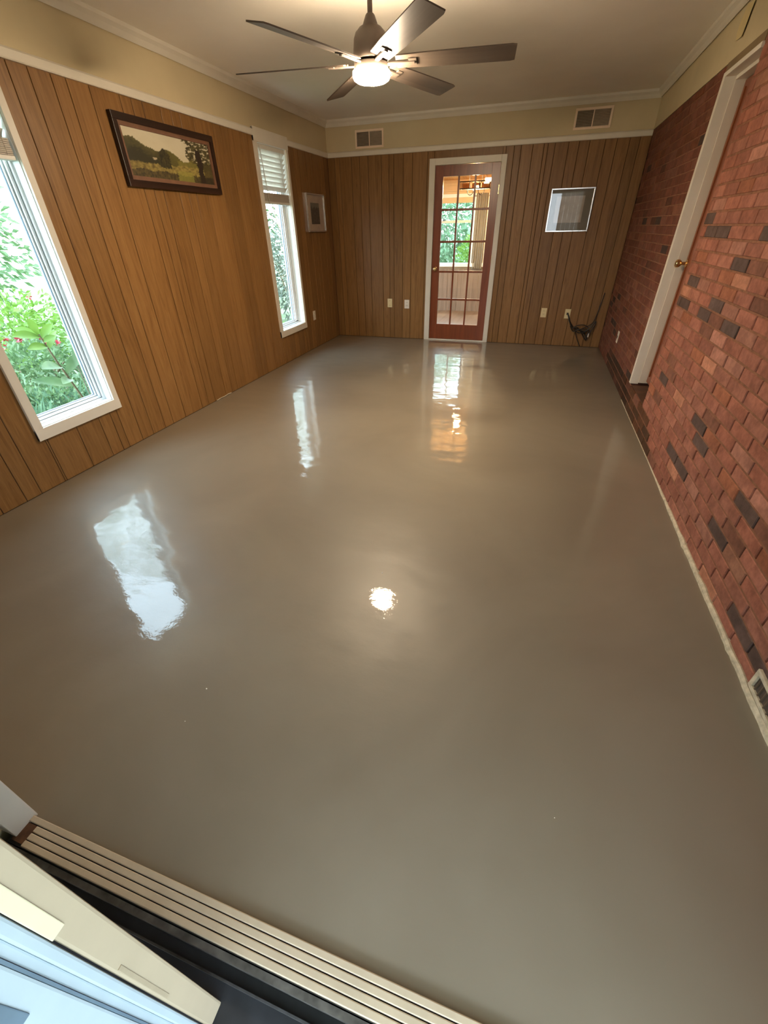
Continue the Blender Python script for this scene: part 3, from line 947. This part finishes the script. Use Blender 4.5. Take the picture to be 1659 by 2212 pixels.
p2 = thing('framed_print', (0.0, 5.29, 1.588), 'small silver framed dark print on the left wall in the back corner', 'picture')
frame4(p2, 'x', 0.001, 1, 5.035, 5.56, 1.385, 1.79, 0.013, 0.028, 'silver', 'frame_side', 0.002)
B(0.001, 0.006, 5.046, 5.549, 1.396, 1.779).build('mat_board', 'paper', p2)
def etching(u, v):
    nz = noise.noise(Vector((u * 22, v * 9, 2))) + 0.6 * noise.noise(Vector((u * 60, v * 40, 5)))
    k = 0.05 + 0.10 * max(0, nz)
    if v > 0.78 + 0.15 * noise.noise(Vector((u * 8, 0, 0))): k = 0.17
    return (k * 1.1, k, k * 0.82)
painted_grid('print', p2, lambda u, v_: (0.0075, 5.16 + 0.25 * u, 1.47 + 0.225 * v_), 40, 40, etching, tp.m)
B(0.016, 0.018, 5.047, 5.548, 1.397, 1.778).build('pane', 'picglass', p2)

p3 = thing('framed_print', (3.13, L, 1.55), 'silver framed grey matted print right of the back door reflecting the windows', 'picture')
frame4(p3, 'y', L - 0.001, -1, 2.887, 3.372, 1.333, 1.763, 0.013, 0.028, 'silver', 'frame_side', 0.002)
B(2.898, 3.361, L - 0.006, L - 0.001, 1.344, 1.752).build('mat_board', 'greymat', p3)
def faded(u, v):
    nz = noise.noise(Vector((u * 5, v * 5, 3)))
    k = 0.36 + 0.05 * nz - 0.10 * max(0, 0.25 - math.hypot(u - 0.5, v - 0.5)) * (1 + 2 * noise.noise(Vector((u * 30, v * 30, 0))))
    return (k * 1.06, k * 0.92, k * 0.80)
painted_grid('print', p3, lambda u, v_: (2.962 + 0.315 * u, L - 0.0072, 1.425 + 0.262 * v_), 40, 36, faded, tp.m)
B(2.899, 3.360, L - 0.018, L - 0.016, 1.345, 1.751).build('pane', 'picglass', p3)

# ------------------------------------------------------------------ outlets and plates
def plate(name, axis, wall, sgn, a, z, mat, label, kind, group=None):
    loc = (wall, a, z) if axis == 'x' else (a, wall, z)
    t = thing(name, loc, label, 'outlet', group)
    def bx(a0, a1, z0, z1, d0, d1, nm, mt, bev, par=None):
        w0, w1 = sorted((wall + sgn * d0, wall + sgn * d1))
        o = B(w0, w1, a + a0, a + a1, z + z0, z + z1) if axis == 'x' else B(a + a0, a + a1, w0, w1, z + z0, z + z1)
        return o.build(nm, mt, par or t, bevel=bev)
    bx(-0.036, 0.036, -0.058, 0.058, 0.0005, 0.006, 'cover_plate', mat, 0.002)
    if kind == 'duplex':
        for dz in (0.021, -0.021):
            rc = bx(-0.015, 0.015, dz - 0.013, dz + 0.013, 0.006, 0.009, 'receptacle', mat, 0.002)
            for da in (-0.006, 0.006):
                bx(da - 0.0012, da + 0.0012, dz - 0.004, dz + 0.006, 0.0088, 0.0094, 'slot', 'slotdark', 0, rc)
    elif kind == 'blank':
        for dz in (0.03, -0.03):
            bx(-0.003, 0.003, dz - 0.003, dz + 0.003, 0.006, 0.0075, 'screw', 'silver', 0.001)
    elif kind == 'jack':
        bx(-0.012, 0.012, -0.014, 0.014, 0.006, 0.009, 'jack', 'slotdark', 0.001)
    return t
plate('wall_outlet', 'x', 0.0, 1, 4.97, 0.42, 'whiteplate', 'white outlet plate on the left wall beyond the far window', 'duplex')
plate('wall_plate', 'y', L, -1, 0.848, 0.485, 'ivory', 'ivory blank wall plate furthest left on the back wall', 'blank')
plate('wall_outlet', 'y', L, -1, 1.109, 0.475, 'whiteplate', 'white outlet on the back wall just left of the glazed door', 'duplex')
plate('wall_outlet', 'y', L, -1, 3.042, 0.415, 'ivory', 'ivory outlet on the back wall right of the glazed door', 'duplex')
plate('phone_jack', 'y', L, -1, 3.348, 0.41, 'ivory', 'ivory jack plate with black cables plugged in', 'jack')
plate('wall_plate', 'x', W, -1, 4.627, 0.371, 'whiteplate', 'white plate with a dark hole on the far brick wall', 'jack')

# ------------------------------------------------------------------ cables
cb = thing('cable_tangle', (3.55, L - 0.03, 0.22), 'tangle of black cables hanging from the jack in the back right corner', 'cables')
def cable(pts, r=0.006):
    P = [Vector(p) for p in pts]
    out = []
    for i in range(len(P) - 1):
        p0, p1_, p2_, p3_ = P[max(i - 1, 0)], P[i], P[i + 1], P[min(i + 2, len(P) - 1)]
        for s in range(8):
            t = s / 8
            out.append(0.5 * ((2 * p1_) + (p2_ - p0) * t + (2 * p0 - 5 * p1_ + 4 * p2_ - p3_) * t * t + (3 * p1_ - p0 - 3 * p2_ + p3_) * t ** 3))
    out.append(P[-1])
    MB().tube(out, r, 6).build('cable', 'cable', cb, smooth=True)
y_ = L - 0.022
cable([(3.352, L - 0.010, 0.41), (3.365, y_, 0.385), (3.40, y_, 0.31), (3.47, y_, 0.235), (3.55, y_, 0.215), (3.62, y_, 0.16), (3.655, y_, 0.10)], 0.009)
cable([(3.36, L - 0.010, 0.40), (3.38, y_ - .012, 0.35), (3.43, y_ - .012, 0.255), (3.52, y_ - .012, 0.225), (3.60, y_ - .012, 0.255), (3.67, y_ - .012, 0.30), (3.70, y_, 0.36), (3.722, y_, 0.50), (3.742, y_, 0.67)], 0.006)
cable([(3.45, y_ - .02, 0.245), (3.50, y_ - .02, 0.275), (3.58, y_ - .02, 0.285), (3.64, y_ - .02, 0.25), (3.62, y_ - .02, 0.20), (3.54, y_ - .02, 0.185), (3.47, y_ - .02, 0.22)], 0.006)
cable([(3.49, y_ - .01, 0.225), (3.505, y_ - .01, 0.16), (3.54, y_ - .01, 0.09), (3.585, y_ - .01, 0.012)], 0.006)
cable([(3.55, y_ - .03, 0.22), (3.61, y_ - .03, 0.21), (3.66, y_ - .03, 0.25), (3.71, y_ - .02, 0.33), (3.715, y_ - .02, 0.30), (3.69, y_ - .02, 0.24), (3.665, y_ - .02, 0.16)], 0.008)
cable([(3.41, y_ - .03, 0.27), (3.46, y_ - .03, 0.205), (3.53, y_ - .03, 0.23), (3.60, y_ - .03, 0.235), (3.655, y_ - .03, 0.215), (3.64, y_ - .03, 0.15), (3.655, y_ - .03, 0.115)], 0.007)
cable([(3.44, y_ - .014, 0.23), (3.50, y_ - .014, 0.25), (3.56, y_ - .014, 0.20), (3.61, y_ - .014, 0.13), (3.65, y_ - .014, 0.09)], 0.008)
B(3.655, 3.668, y_ - 0.03, y_ - 0.012, 0.135, 0.185).build('connector', 'whiteplate', cb, bevel=0.002)

# ------------------------------------------------------------------ vents
def vent(x0, x1, z0, z1, label, left_open):
    t = thing('air_vent', ((x0 + x1) / 2, L, (z0 + z1) / 2), label, 'vent', None)
    wd = 0.022
    frame4(t, 'y', L - 0.0005, -1, x0, x1, z0, z1, wd, 0.009, 'vent', 'frame_side', 0.002)
    xm = (x0 + x1) / 2
    B(xm - 0.005, xm + 0.005, L - 0.009, L - 0.001, z0 + wd, z1 - wd).build('divider', 'vent', t)
    B(x0 + wd, x1 - wd, L - 0.003, L - 0.0005, z0 + wd, z1 - wd).build('backing', 'ventdark', t)
    nl = 11
    for s, (a, b) in enumerate([(x0 + wd, xm - 0.005), (xm + 0.005, x1 - wd)]):
        for k in range(nl):
            z = z0 + wd + (z1 - z0 - 2 * wd) * (k + 0.5) / nl
            hgt = 0.0022 if s == 0 else 0.0042
            MB().prism([(L - 0.003, z - hgt + 0.002), (L - 0.008, z - hgt - 0.001), (L - 0.008, z + hgt - 0.001), (L - 0.003, z + hgt + 0.002)], 'x', a, b).build('louvre', 'ventslat', t)
    return t
vent(0.408, 0.785, 2.257, 2.437, 'beige louvred air vent in the frieze near the left back corner', True)
vent(3.004, 3.386, 2.277, 2.458, 'beige louvred air vent in the frieze near the right back corner', True)

rg = thing('floor_register', (W, 0.27, 0.07), 'low beige louvred register in the brick at the right edge', 'vent')
def rgb_(y0, y1, z0, z1, d0, d1, nm, mt, bev=0.001):
    return B(W - d1, W - d0, y0, y1, z0, z1).build(nm, mt, rg, bevel=bev)
for y0, y1, z0, z1 in [(0.05, 0.43, 0.098, 0.114), (0.05, 0.43, 0.026, 0.042), (0.05, 0.068, 0.042, 0.098), (0.412, 0.43, 0.042, 0.098)]:
    rgb_(y0, y1, z0, z1, 0.0, 0.012, 'frame_side', 'foam', 0.002)
rgb_(0.068, 0.412, 0.042, 0.098, 0.0015, 0.004, 'backing', 'ventdark', 0)
for k in range(14):
    y = 0.085 + k * 0.024
    rgb_(y - 0.002, y + 0.002, 0.042, 0.098, 0.004, 0.009, 'louvre', plain('register_slat', srgb(92, 76, 60), 0.6) if k == 0 else bpy.data.materials['register_slat'], 0)

# ------------------------------------------------------------------ loose bits
fp = MB()
pts = [(3.47, 2.33), (3.50, 2.37), (3.495, 2.42), (3.44, 2.475)]
lo = [(3.335, 2.318), (3.31, 2.37), (3.295, 2.42), (3.28, 2.45)]
vv = []
for (ya_, za_), (yb_, zb_) in zip(pts, lo):
    vv += [(W - 0.0035, ya_, za_), (W - 0.006, ya_ * 0.55 + yb_ * 0.45, (za_ + zb_) / 2), (W - 0.011, yb_, zb_)]
vv2 = [(x - 0.0008, y, z) for x, y, z in vv]
n_ = len(vv)
ff = []
for i in range(3):
    for k in range(2):
        a = i * 3 + k
        ff += [(a, a + 1, a + 4, a + 3), (n_ + a + 3, n_ + a + 4, n_ + a + 1, n_ + a)]
ring = [0, 1, 2, 5, 8, 11, 10, 9, 6, 3]
for i in range(len(ring)):
    a, b = ring[i], ring[(i + 1) % len(ring)]
    ff.append((a, n_ + a, n_ + b, b))
fp.add(vv + vv2, ff)
tag(fp.build('peeling_paper', plain('peeling_tape', srgb(206, 186, 138), 0.7, var=0.05)), 'cream strip of paper peeling off the right frieze near the ceiling', 'paper strip')
for i, (x, y, r_) in enumerate([(1.943, -0.144, 0.0028), (1.95, -0.271, 0.0016), (3.16, -0.197, 0.0015), (2.375, 0.642, 0.003)]):
    bmm = bmesh.new()
    bmesh.ops.create_icosphere(bmm, subdivisions=1, radius=r_)
    for vt in bmm.verts: vt.co *= random.uniform(0.7, 1.2)
    me = bpy.data.meshes.new('cement_crumb'); bmm.to_mesh(me); bmm.free(); me.materials.append(M['grit'])
    o = bpy.data.objects.new('cement_crumb', me); COL.objects.link(o); o.location = (x, y, r_ * 0.5)
    tag(o, ['brightest white cement crumb on the wet floor near the door sill', 'tiny white crumb on the wet floor nearest the jamb post', 'tiny pale crumb on the wet floor towards the brick wall', 'pale crumb in the wet floor below the fan lamp reflection'][i], 'crumb', 'crumbs on the wet floor')

# ------------------------------------------------------------------ sunroom beyond the glazed door
SY0, SY1 = L + 0.14, 8.60
def ceil_z(y): return 2.50 + (2.10 - 2.50) * (y - SY0) / (SY1 - SY0)
o = B(-0.6, 4.2, SY0, SY1 + 0.1, -0.12, -0.01).build('floor_sunroom', 'sunfloor')
struct(o, 'brown board floor of the sunroom behind the glazed door', 'floor')
ws = MB()
S1 = (0.50, 1.63); S2 = (1.90, 2.45); SZ0, SZ1 = 0.80, 1.87
for x0, x1, z0, z1 in [(-0.6, S1[0], 0, 2.6), (S1[0], S1[1], 0, SZ0), (S1[0], S1[1], SZ1, 2.6), (S1[1], S2[0], 0, 2.6), (S2[0], S2[1], 0, SZ0), (S2[0], S2[1], SZ1, 2.6), (S2[1], 4.2, 0, 2.6)]:
    ws.box(x0, x1, SY1, SY1 + 0.1, z0 - 0.1, z1)
ws = ws.build('wall_sunroom_back', 'sunwall')
struct(ws, 'peach sunroom wall with windows seen through the glazed door', 'wall')
for k in range(22):
    x = -0.6 + k * 0.2
    B(x + 0.002, x + 0.198, SY1 - 0.012, SY1, -0.01, 0.735).build('board', 'greywood', ws)
B(-0.6, 4.2, SY1 - 0.02, SY1, 2.02, 2.06).build('moulding', 'sunwall', ws, bevel=0.004)
B(-0.6, 4.2, SY1 - 0.035, SY1, 1.94, 1.965).build('moulding', 'sunwall', ws, bevel=0.004)
wsr = B(4.2, 4.3, SY0, SY1 + 0.1, -0.1, 2.6).build('wall_sunroom_right', 'sunwall')
struct(wsr, 'right peach wall of the sunroom', 'wall')
wsl = MB()
wsl.box(-0.7, -0.6, SY0, SY1 + 0.1, -0.1, 0.8).box(-0.7, -0.6, SY0, SY1 + 0.1, 2.0, 2.6).box(-0.7, -0.6, SY0, SY0 + 0.3, 0.8, 2.0).box(-0.7, -0.6, SY1 - 0.3, SY1 + 0.1, 0.8, 2.0)  # unseen side wall, its opening added to let more daylight in
struct(wsl.build('wall_sunroom_left', 'sunwall'), 'left peach wall of the sunroom with a wide unseen opening added for daylight', 'wall')
MB().prism([(SY0 - 0.14, ceil_z(SY0 - 0.14) + 0.1), (SY0 - 0.0, ceil_z(SY0) + 0.1), (SY1 + 0.4, ceil_z(SY1 + 0.4) + 0.1), (SY1 + 0.4, ceil_z(SY1 + 0.4) + 0.16), (SY0 - 0.14, ceil_z(SY0) + 0.18)], 'x', -0.9, 4.5)
cs = MB().prism([(SY0, ceil_z(SY0) + 0.012), (SY1 + 0.3, ceil_z(SY1 + 0.3) + 0.012), (SY1 + 0.3, ceil_z(SY1 + 0.3) + 0.1), (SY0, ceil_z(SY0) + 0.1)], 'x', -0.75, 4.35).build('ceiling_sunroom', 'groove')
struct(cs, 'sloping orange pine board ceiling of the sunroom', 'ceiling')
for k in range(24):
    x = -0.6 + k * 0.2
    MB().prism([(SY0, ceil_z(SY0)), (SY1, ceil_z(SY1)), (SY1, ceil_z(SY1) + 0.012), (SY0, ceil_z(SY0) + 0.012)], 'x', x + 0.003, x + 0.197).build('board', 'orangewood', cs)
def sun_window(name, x0, x1, label, rail_z):
    r = thing(name, ((x0 + x1) / 2, SY1, SZ0), label, 'window')
    r['kind'] = 'structure'
    t_ = 0.05
    for a, b, c_, d_ in [(x0 - 0.05, x0 + t_, SZ0, SZ1), (x1 - t_, x1 + 0.05, SZ0, SZ1)]:
        B(a, b, SY1 - 0.02, SY1 + 0.06, c_, d_).build('frame_side', 'vinyl', r, bevel=0.003)
    B(x0 - 0.05, x1 + 0.05, SY1 - 0.02, SY1 + 0.06, SZ1 - 0.02, SZ1 + 0.03).build('frame_side', 'vinyl', r, bevel=0.003)
    B(x0 - 0.06, x1 + 0.06, SY1 - 0.05, SY1 + 0.06, SZ0 - 0.03, SZ0 + 0.03).build('sill', 'vinyl', r, bevel=0.003)
    B(x0 + t_, x1 - t_, SY1 + 0.0, SY1 + 0.04, rail_z - 0.02, rail_z + 0.02).build('meeting_rail', 'trim', r, bevel=0.003)
    B(x0 + t_, x1 - t_, SY1 + 0.024, SY1 + 0.028, SZ0 + 0.03, SZ1 - 0.02).build('pane', 'glass', r)
    B((x0 + x1) / 2 - 0.02, (x0 + x1) / 2 + 0.02, SY1 - 0.012, SY1, rail_z + 0.015, rail_z + 0.04).build('latch', 'gasket', r)
sun_window('window_3', S1[0], S1[1], 'white sash window in the sunroom showing green foliage through the glazed door', 1.49)
sun_window('window_4', S2[0], S2[1], 'narrow sunroom window at the right edge of the glazed door', 1.49)
dr = MB()
pz = []
for i in range(25):
    x = 1.64 + 0.2 * i / 24
    pz.append((x, SY1 - 0.045 + 0.02 * math.sin(i * 1.3)))
poly = pz + [(p[0], p[1] + 0.004) for p in reversed(pz)]
dr.prism(poly, 'z', 0.74, 1.90)
tag(dr.build('drape', 'drape', smooth=True), 'grey gathered drape between the two sunroom windows', 'drape')

ch = thing('pendant_lamp', (1.76, 7.4, 1.93), 'black iron pendant lamp with scrolls seen through the top door panes', 'lamp')
CX0, CX1, CY, CZ0, CZ1 = 1.535, 1.985, 7.4, 1.885, 1.985
mb = MB()
for yy in (CY - 0.1, CY + 0.1):
    mb.box(CX0, CX1, yy - 0.006, yy + 0.006, CZ0, CZ0 + 0.014).box(CX0, CX1, yy - 0.006, yy + 0.006, CZ1 - 0.014, CZ1)
    for k in range(4):
        x = CX0 + (CX1 - CX0) * k / 3
        mb.box(x - 0.006, x + 0.006, yy - 0.006, yy + 0.006, CZ0, CZ1)
for x in (CX0, CX1):
    mb.box(x - 0.006, x + 0.006, CY - 0.1, CY + 0.1, CZ0, CZ0 + 0.014).box(x - 0.006, x + 0.006, CY - 0.1, CY + 0.1, CZ1 - 0.014, CZ1)
mb.build('cage', 'iron', ch)
B(CX0 + 0.006, CX1 - 0.006, CY - 0.1, CY - 0.098, CZ0 + 0.014, CZ1 - 0.014).build('pane', 'amber', ch)
B(CX0 + 0.006, CX1 - 0.006, CY + 0.098, CY + 0.1, CZ0 + 0.014, CZ1 - 0.014).build('pane', 'amber', ch)
for xc in (1.70, 1.865):
    P_ = [(xc + 0.045 * math.cos(a), CY - 0.1, CZ0 - 0.02 - 0.055 * abs(math.sin(a)) ** 1.0) for a in [PI + PI * k / 12 for k in range(13)]]
    P_ = [(xc - 0.045, CY - 0.1, CZ0)] + P_ + [(xc + 0.045, CY - 0.1, CZ0)]
    MB().tube(P_, 0.005, 6).build('scroll', 'iron', ch)
for x in (1.66, 1.86):
    MB().tube([(x, CY, CZ1 - 0.01), (x, CY, ceil_z(CY))], 0.005, 6).build('rod', 'iron', ch)
MB().tube([(1.90, CY - 0.105, 1.955), (1.975, CY - 0.105, 1.955)], 0.012, 10).build('bulb', 'bulb', ch, smooth=True)
pl = bpy.data.lights.new('pendant_light', 'POINT')
pl.energy = 120
pl.color = (1.0, 0.70, 0.38)
pl.shadow_soft_size = 0.05
plo = bpy.data.objects.new('pendant_light', pl)
COL.objects.link(plo)
plo.parent = ch
plo.location = (0.0, -0.02, -0.03)

# ------------------------------------------------------------------ outdoors
gm = NT('lawn')
v = gm.coords()
gc = gm.ramp(gm.noise(v, 2.2, 5.0, 0.7), [(0.3, (0.05, 0.09, 0.03, 1)), (0.52, (0.10, 0.15, 0.06, 1)), (0.68, (0.26, 0.25, 0.21, 1))])
gm.l(gc, gm.b.inputs['Base Color']); gm.b.inputs['Roughness'].default_value = 0.95
grd = MB().box(-40, 40, -40, 50, -0.5, -0.152).build('ground', gm.m)
struct(grd, 'bright garden ground outside the windows', 'ground')
pat = B(-1.0, 6, -4.5, -0.785, -0.16, -0.10).build('patio', 'concrete')
struct(pat, 'concrete patio outside the sliding door', 'patio')

po = B(-1.6, 6.2, -4.4, Y0 - 0.16, 2.44, 2.54).build('added_porch_roof', 'trim')  # unseen porch roof added to cut daylight through the sliding doorway
struct(po, 'unseen white porch roof added over the patio to cut the doorway daylight', 'porch roof')
B(-1.6, 6.2, -4.4, -4.3, 2.2, 2.44).build('added_fascia', 'trim', po)  # front drop of the added roof, holds back more daylight

def leaf_quad(mb, p, d, up, ln, wd, droop=0.15):
    d = d.normalized()
    s = d.cross(up)
    if s.length < 1e-3: s = Vector((1, 0, 0))
    s.normalize()
    nrm = s.cross(d)
    a = p
    b = p + d * ln * 0.45 + s * wd * 0.5 + nrm * 0.04 * ln
    c = p + d * ln - Vector((0, 0, 1)) * droop * ln
    e = p + d * ln * 0.45 - s * wd * 0.5 + nrm * 0.04 * ln
    mb.add([a, b, c, e], [(0, 1, 2), (0, 2, 3)])
def rdir(rnd):
    while True:
        v_ = Vector((rnd.uniform(-1, 1), rnd.uniform(-1, 1), rnd.uniform(-1, 1)))
        if 0.1 < v_.length < 1: return v_.normalized()
def shrub(name, c, rad, n, ln, mat, seed, label, cat='shrub', flowers=0, group=None):
    rnd = random.Random(seed)
    t = thing(name, (c[0], c[1], -0.15), label, cat, group)
    mb = MB()
    for i in range(n):
        d = rdir(rnd)
        r_ = rnd.random() ** 0.35
        lump = 1 + 0.35 * noise.noise(d * 2.2 + Vector((seed, 0, 0)))
        p = Vector((c[0] + d.x * rad[0] * r_ * lump, c[1] + d.y * rad[1] * r_ * lump, max(-0.14, c[2] + d.z * rad[2] * r_ * lump)))
        leaf_quad(mb, p, (d + 0.7 * rdir(rnd)), rdir(rnd), ln * rnd.uniform(0.7, 1.3), ln * rnd.uniform(0.4, 0.6))
    fo = mb.build('foliage', mat, t)
    fo['kind'] = 'stuff'
    st = MB()
    for k in range(5):
        a = 2 * PI * k / 5 + rnd.random()
        st.tube([(c[0] + 0.05 * math.cos(a), c[1] + 0.05 * math.sin(a), -0.155), (c[0] + rad[0] * 0.3 * math.cos(a), c[1] + rad[1] * 0.3 * math.sin(a), c[2] * 0.6), (c[0] + rad[0] * 0.5 * math.cos(a), c[1] + rad[1] * 0.5 * math.sin(a), c[2] + rad[2] * 0.3)], 0.02, 6, 0.006)
    so = st.build('stem', 'stem', t)
    if flowers:
        fb = MB()
        for i in range(flowers):
            d = rdir(rnd); d.z = abs(d.z)
            p = Vector((c[0] + d.x * rad[0], c[1] + d.y * rad[1], max(-0.1, c[2] + d.z * rad[2] * 1.05)))
            for k in range(6):
                leaf_quad(fb, p, rdir(rnd), rdir(rnd), 0.05, 0.035, 0)
        fl_ = fb.build('flowers', 'petal', t)
        fl_['kind'] = 'stuff'
    return t
shrub('flowering_bush', (-2.6, 2.75, 0.10), (0.75, 0.75, 0.32), 2600, 0.075, 'leafA', 11, 'low bush with red flowers behind the big leaved plant outside the near window', 'shrub', 26)
shrub('ground_cover', (-1.75, 2.15, -0.02), (0.55, 0.65, 0.16), 2400, 0.06, 'leafA', 12, 'fine green ground cover at the foot of the near window', 'plant')
shrub('yellow_shrub', (-4.2, 3.6, 0.25), (1.0, 1.0, 0.55), 2600, 0.09, 'leafB', 13, 'yellow green bush in the middle distance outside the near window', 'shrub', 10)
shrub('tall_hedge', (-6.5, 3.4, 1.4), (1.3, 2.4, 1.6), 6500, 0.13, 'leafA', 14, 'tall mid green hedge furthest from the near window', 'hedge')
shrub('dark_hedge', (-6.2, 11.2, 1.5), (1.6, 2.8, 1.8), 5200, 0.14, 'leafD', 15, 'tall dark hedge behind the grey leaved bush outside the far window', 'hedge')
shrub('silver_shrub', (-1.7, 7.75, 0.75), (0.8, 0.85, 0.85), 4600, 0.07, 'leafC', 16, 'grey leaved bush close outside the far left window', 'shrub')
shrub('flower_clump', (-1.4, 5.75, -0.02), (0.45, 0.5, 0.16), 1200, 0.06, 'leafB', 17, 'low clump with red flowers at the foot of the far window', 'plant', 14)
shrub('garden_tree', (0.2, 13.2, 1.6), (1.2, 1.0, 1.4), 5200, 0.14, 'leafE', 18, 'green tree behind the sunroom windows left of the door', 'tree')
shrub('lime_shrub', (1.5, 10.6, 0.75), (0.45, 0.5, 0.6), 2200, 0.08, 'leafB', 19, 'lime green bush low behind the sunroom window', 'shrub')
shrub('far_hedge', (4.6, 13.8, 1.4), (1.7, 0.9, 1.5), 4200, 0.15, 'leafD', 20, 'dark hedge behind the right sunroom window', 'hedge')

def fence(name, x0, x1, label):  # unseen fence added to block sky; its gap brightens the picture glass reflection
    t = thing(name, ((x0 + x1) / 2, -7.0, -0.15), label, 'added fence')
    x = x0
    while x < x1 - 0.05:
        b_ = min(x + 0.15, x1)
        B(x, b_ - 0.006, -7.02, -7.0, -0.154, 2.35).build('board', 'greywood', t)
        x += 0.15
    for z in (0.3, 2.0):
        B(x0, x1, -7.06, -7.02, z, z + 0.08).build('fence_rail', 'greywood', t)
fence('added_fence', -2.5, 2.86, 'grey brown board fence added unseen behind the camera to shape reflections, left of the gap')
fence('added_fence', 3.28, 8.5, 'grey brown board fence added unseen behind the camera to shape reflections, right of the gap')

def tree(name, c, rad, n, ln, seed, label):
    t = shrub(name, c, rad, n, ln, 'leafA', seed, label, 'tree')
    MB().tube([(c[0], c[1], -0.16), (c[0] + 0.05, c[1], c[2] * 0.5), (c[0], c[1] + 0.05, c[2])], 0.14, 8, 0.06).build('trunk', 'stem', t)
tree('shade_tree', (-6.6, 6.9, 5.6), (2.0, 2.0, 2.0), 3600, 0.15, 31, 'tall tree whose crown shows only in the floor reflection of the near window')
tree('shade_tree', (-4.3, 12.6, 4.4), (1.7, 1.7, 1.8), 3600, 0.15, 32, 'second tall tree beyond the grey leaved bush, behind the far window')

# big leaved plant right outside the near window
bp = thing('broad_leaf_plant', (-0.95, 1.93, -0.15), 'young plant with broad bright green leaves just outside the near window', 'plant')
top = Vector((-0.92, 1.80, 0.74))
MB().tube([(-0.95, 2.00, -0.155), (-0.94, 1.95, 0.18), (-0.93, 1.86, 0.5), top], 0.011, 8, 0.006).build('stem', 'stem', bp)
MB().tube([(-0.97, 2.08, -0.155), (-0.95, 2.04, 0.2), (-0.93, 2.02, 0.52)], 0.007, 6, 0.004).build('stem', 'stem', bp)
def big_leaf(p, q_, wd, mat):
    p, q_ = Vector(p), Vector(q_)
    d = q_ - p
    ln = d.length
    d.normalize()
    vw = (CAM - p).normalized()
    s = d.cross((vw + Vector((0.3, 0, 0.6))).normalized()).normalized()
    nrm = s.cross(d)
    nseg = 7
    vv_, ff_ = [], []
    for i in range(nseg + 1):
        t = i / nseg
        hw = wd * 0.4 * math.sin(PI * min(1, t * 0.92 + 0.06)) ** 0.8
        c_ = p + d * ln * t + Vector((0, 0, 1)) * (0.05 * math.sin(PI * t) * ln)
        vv_ += [c_ + s * hw + nrm * hw * 0.3, c_, c_ - s * hw + nrm * hw * 0.3]
    n0 = len(vv_)
    for i in range(nseg):
        a = i * 3
        ff_ += [(a, a + 1, a + 4, a + 3), (a + 1, a + 2, a + 5, a + 4)]
    MB().add(vv_, ff_).build('leaf', mat, bp, smooth=True)
for base, tip, wd in [((-0.92, 1.80, 0.74), (-0.91, 1.76, 0.87), 0.075), ((-0.92, 1.80, 0.72), (-0.90, 1.58, 0.77), 0.085), ((-0.92, 1.81, 0.71), (-0.90, 1.93, 0.80), 0.075),
                      ((-0.925, 1.83, 0.64), (-0.88, 1.64, 0.66), 0.085), ((-0.925, 1.83, 0.62), (-0.98, 1.99, 0.73), 0.07), ((-0.92, 1.80, 0.73), (-1.03, 1.70, 0.80), 0.07), ((-0.92, 1.81, 0.68), (-0.84, 1.87, 0.72), 0.06)]:
    big_leaf(base, tip, wd, 'leafB')
for base, tip, wd in [((-0.935, 1.88, 0.46), (-0.80, 1.62, 0.52), 0.11), ((-0.935, 1.90, 0.40), (-0.82, 2.05, 0.56), 0.10), ((-0.94, 1.92, 0.34), (-0.78, 1.72, 0.37), 0.10), ((-0.94, 1.93, 0.28), (-1.10, 1.70, 0.38), 0.10), ((-0.93, 2.02, 0.52), (-0.85, 2.10, 0.66), 0.07)]:
    big_leaf(base, tip, wd, 'leafA')

# grass tufts
gr = MB()
rnd = random.Random(5)
for i in range(2600):
    x, y = rnd.uniform(-2.0, -0.25), rnd.uniform(0.6, 3.4)
    if (x + 0.95) ** 2 + (y - 1.75) ** 2 > 1.1 or (-1.25 < x < -0.6 and 1.45 < y < 2.2): continue
    h_ = rnd.uniform(0.10, 0.34)
    a = rnd.uniform(0, 2 * PI)
    dx, dy = 0.35 * h_ * math.cos(a), 0.35 * h_ * math.sin(a)
    wv = 0.006
    gr.add([(x - wv * math.sin(a), y + wv * math.cos(a), -0.155), (x + wv * math.sin(a), y - wv * math.cos(a), -0.155), (x + dx * 0.4, y + dy * 0.4, -0.15 + h_ * 0.65), (x + dx, y + dy, -0.15 + h_)], [(0, 1, 2), (1, 3, 2)])
tag(gr.build('grass', 'blade_grass'), 'long blue green grass at the foot of the near window outside', 'grass', kind='stuff')
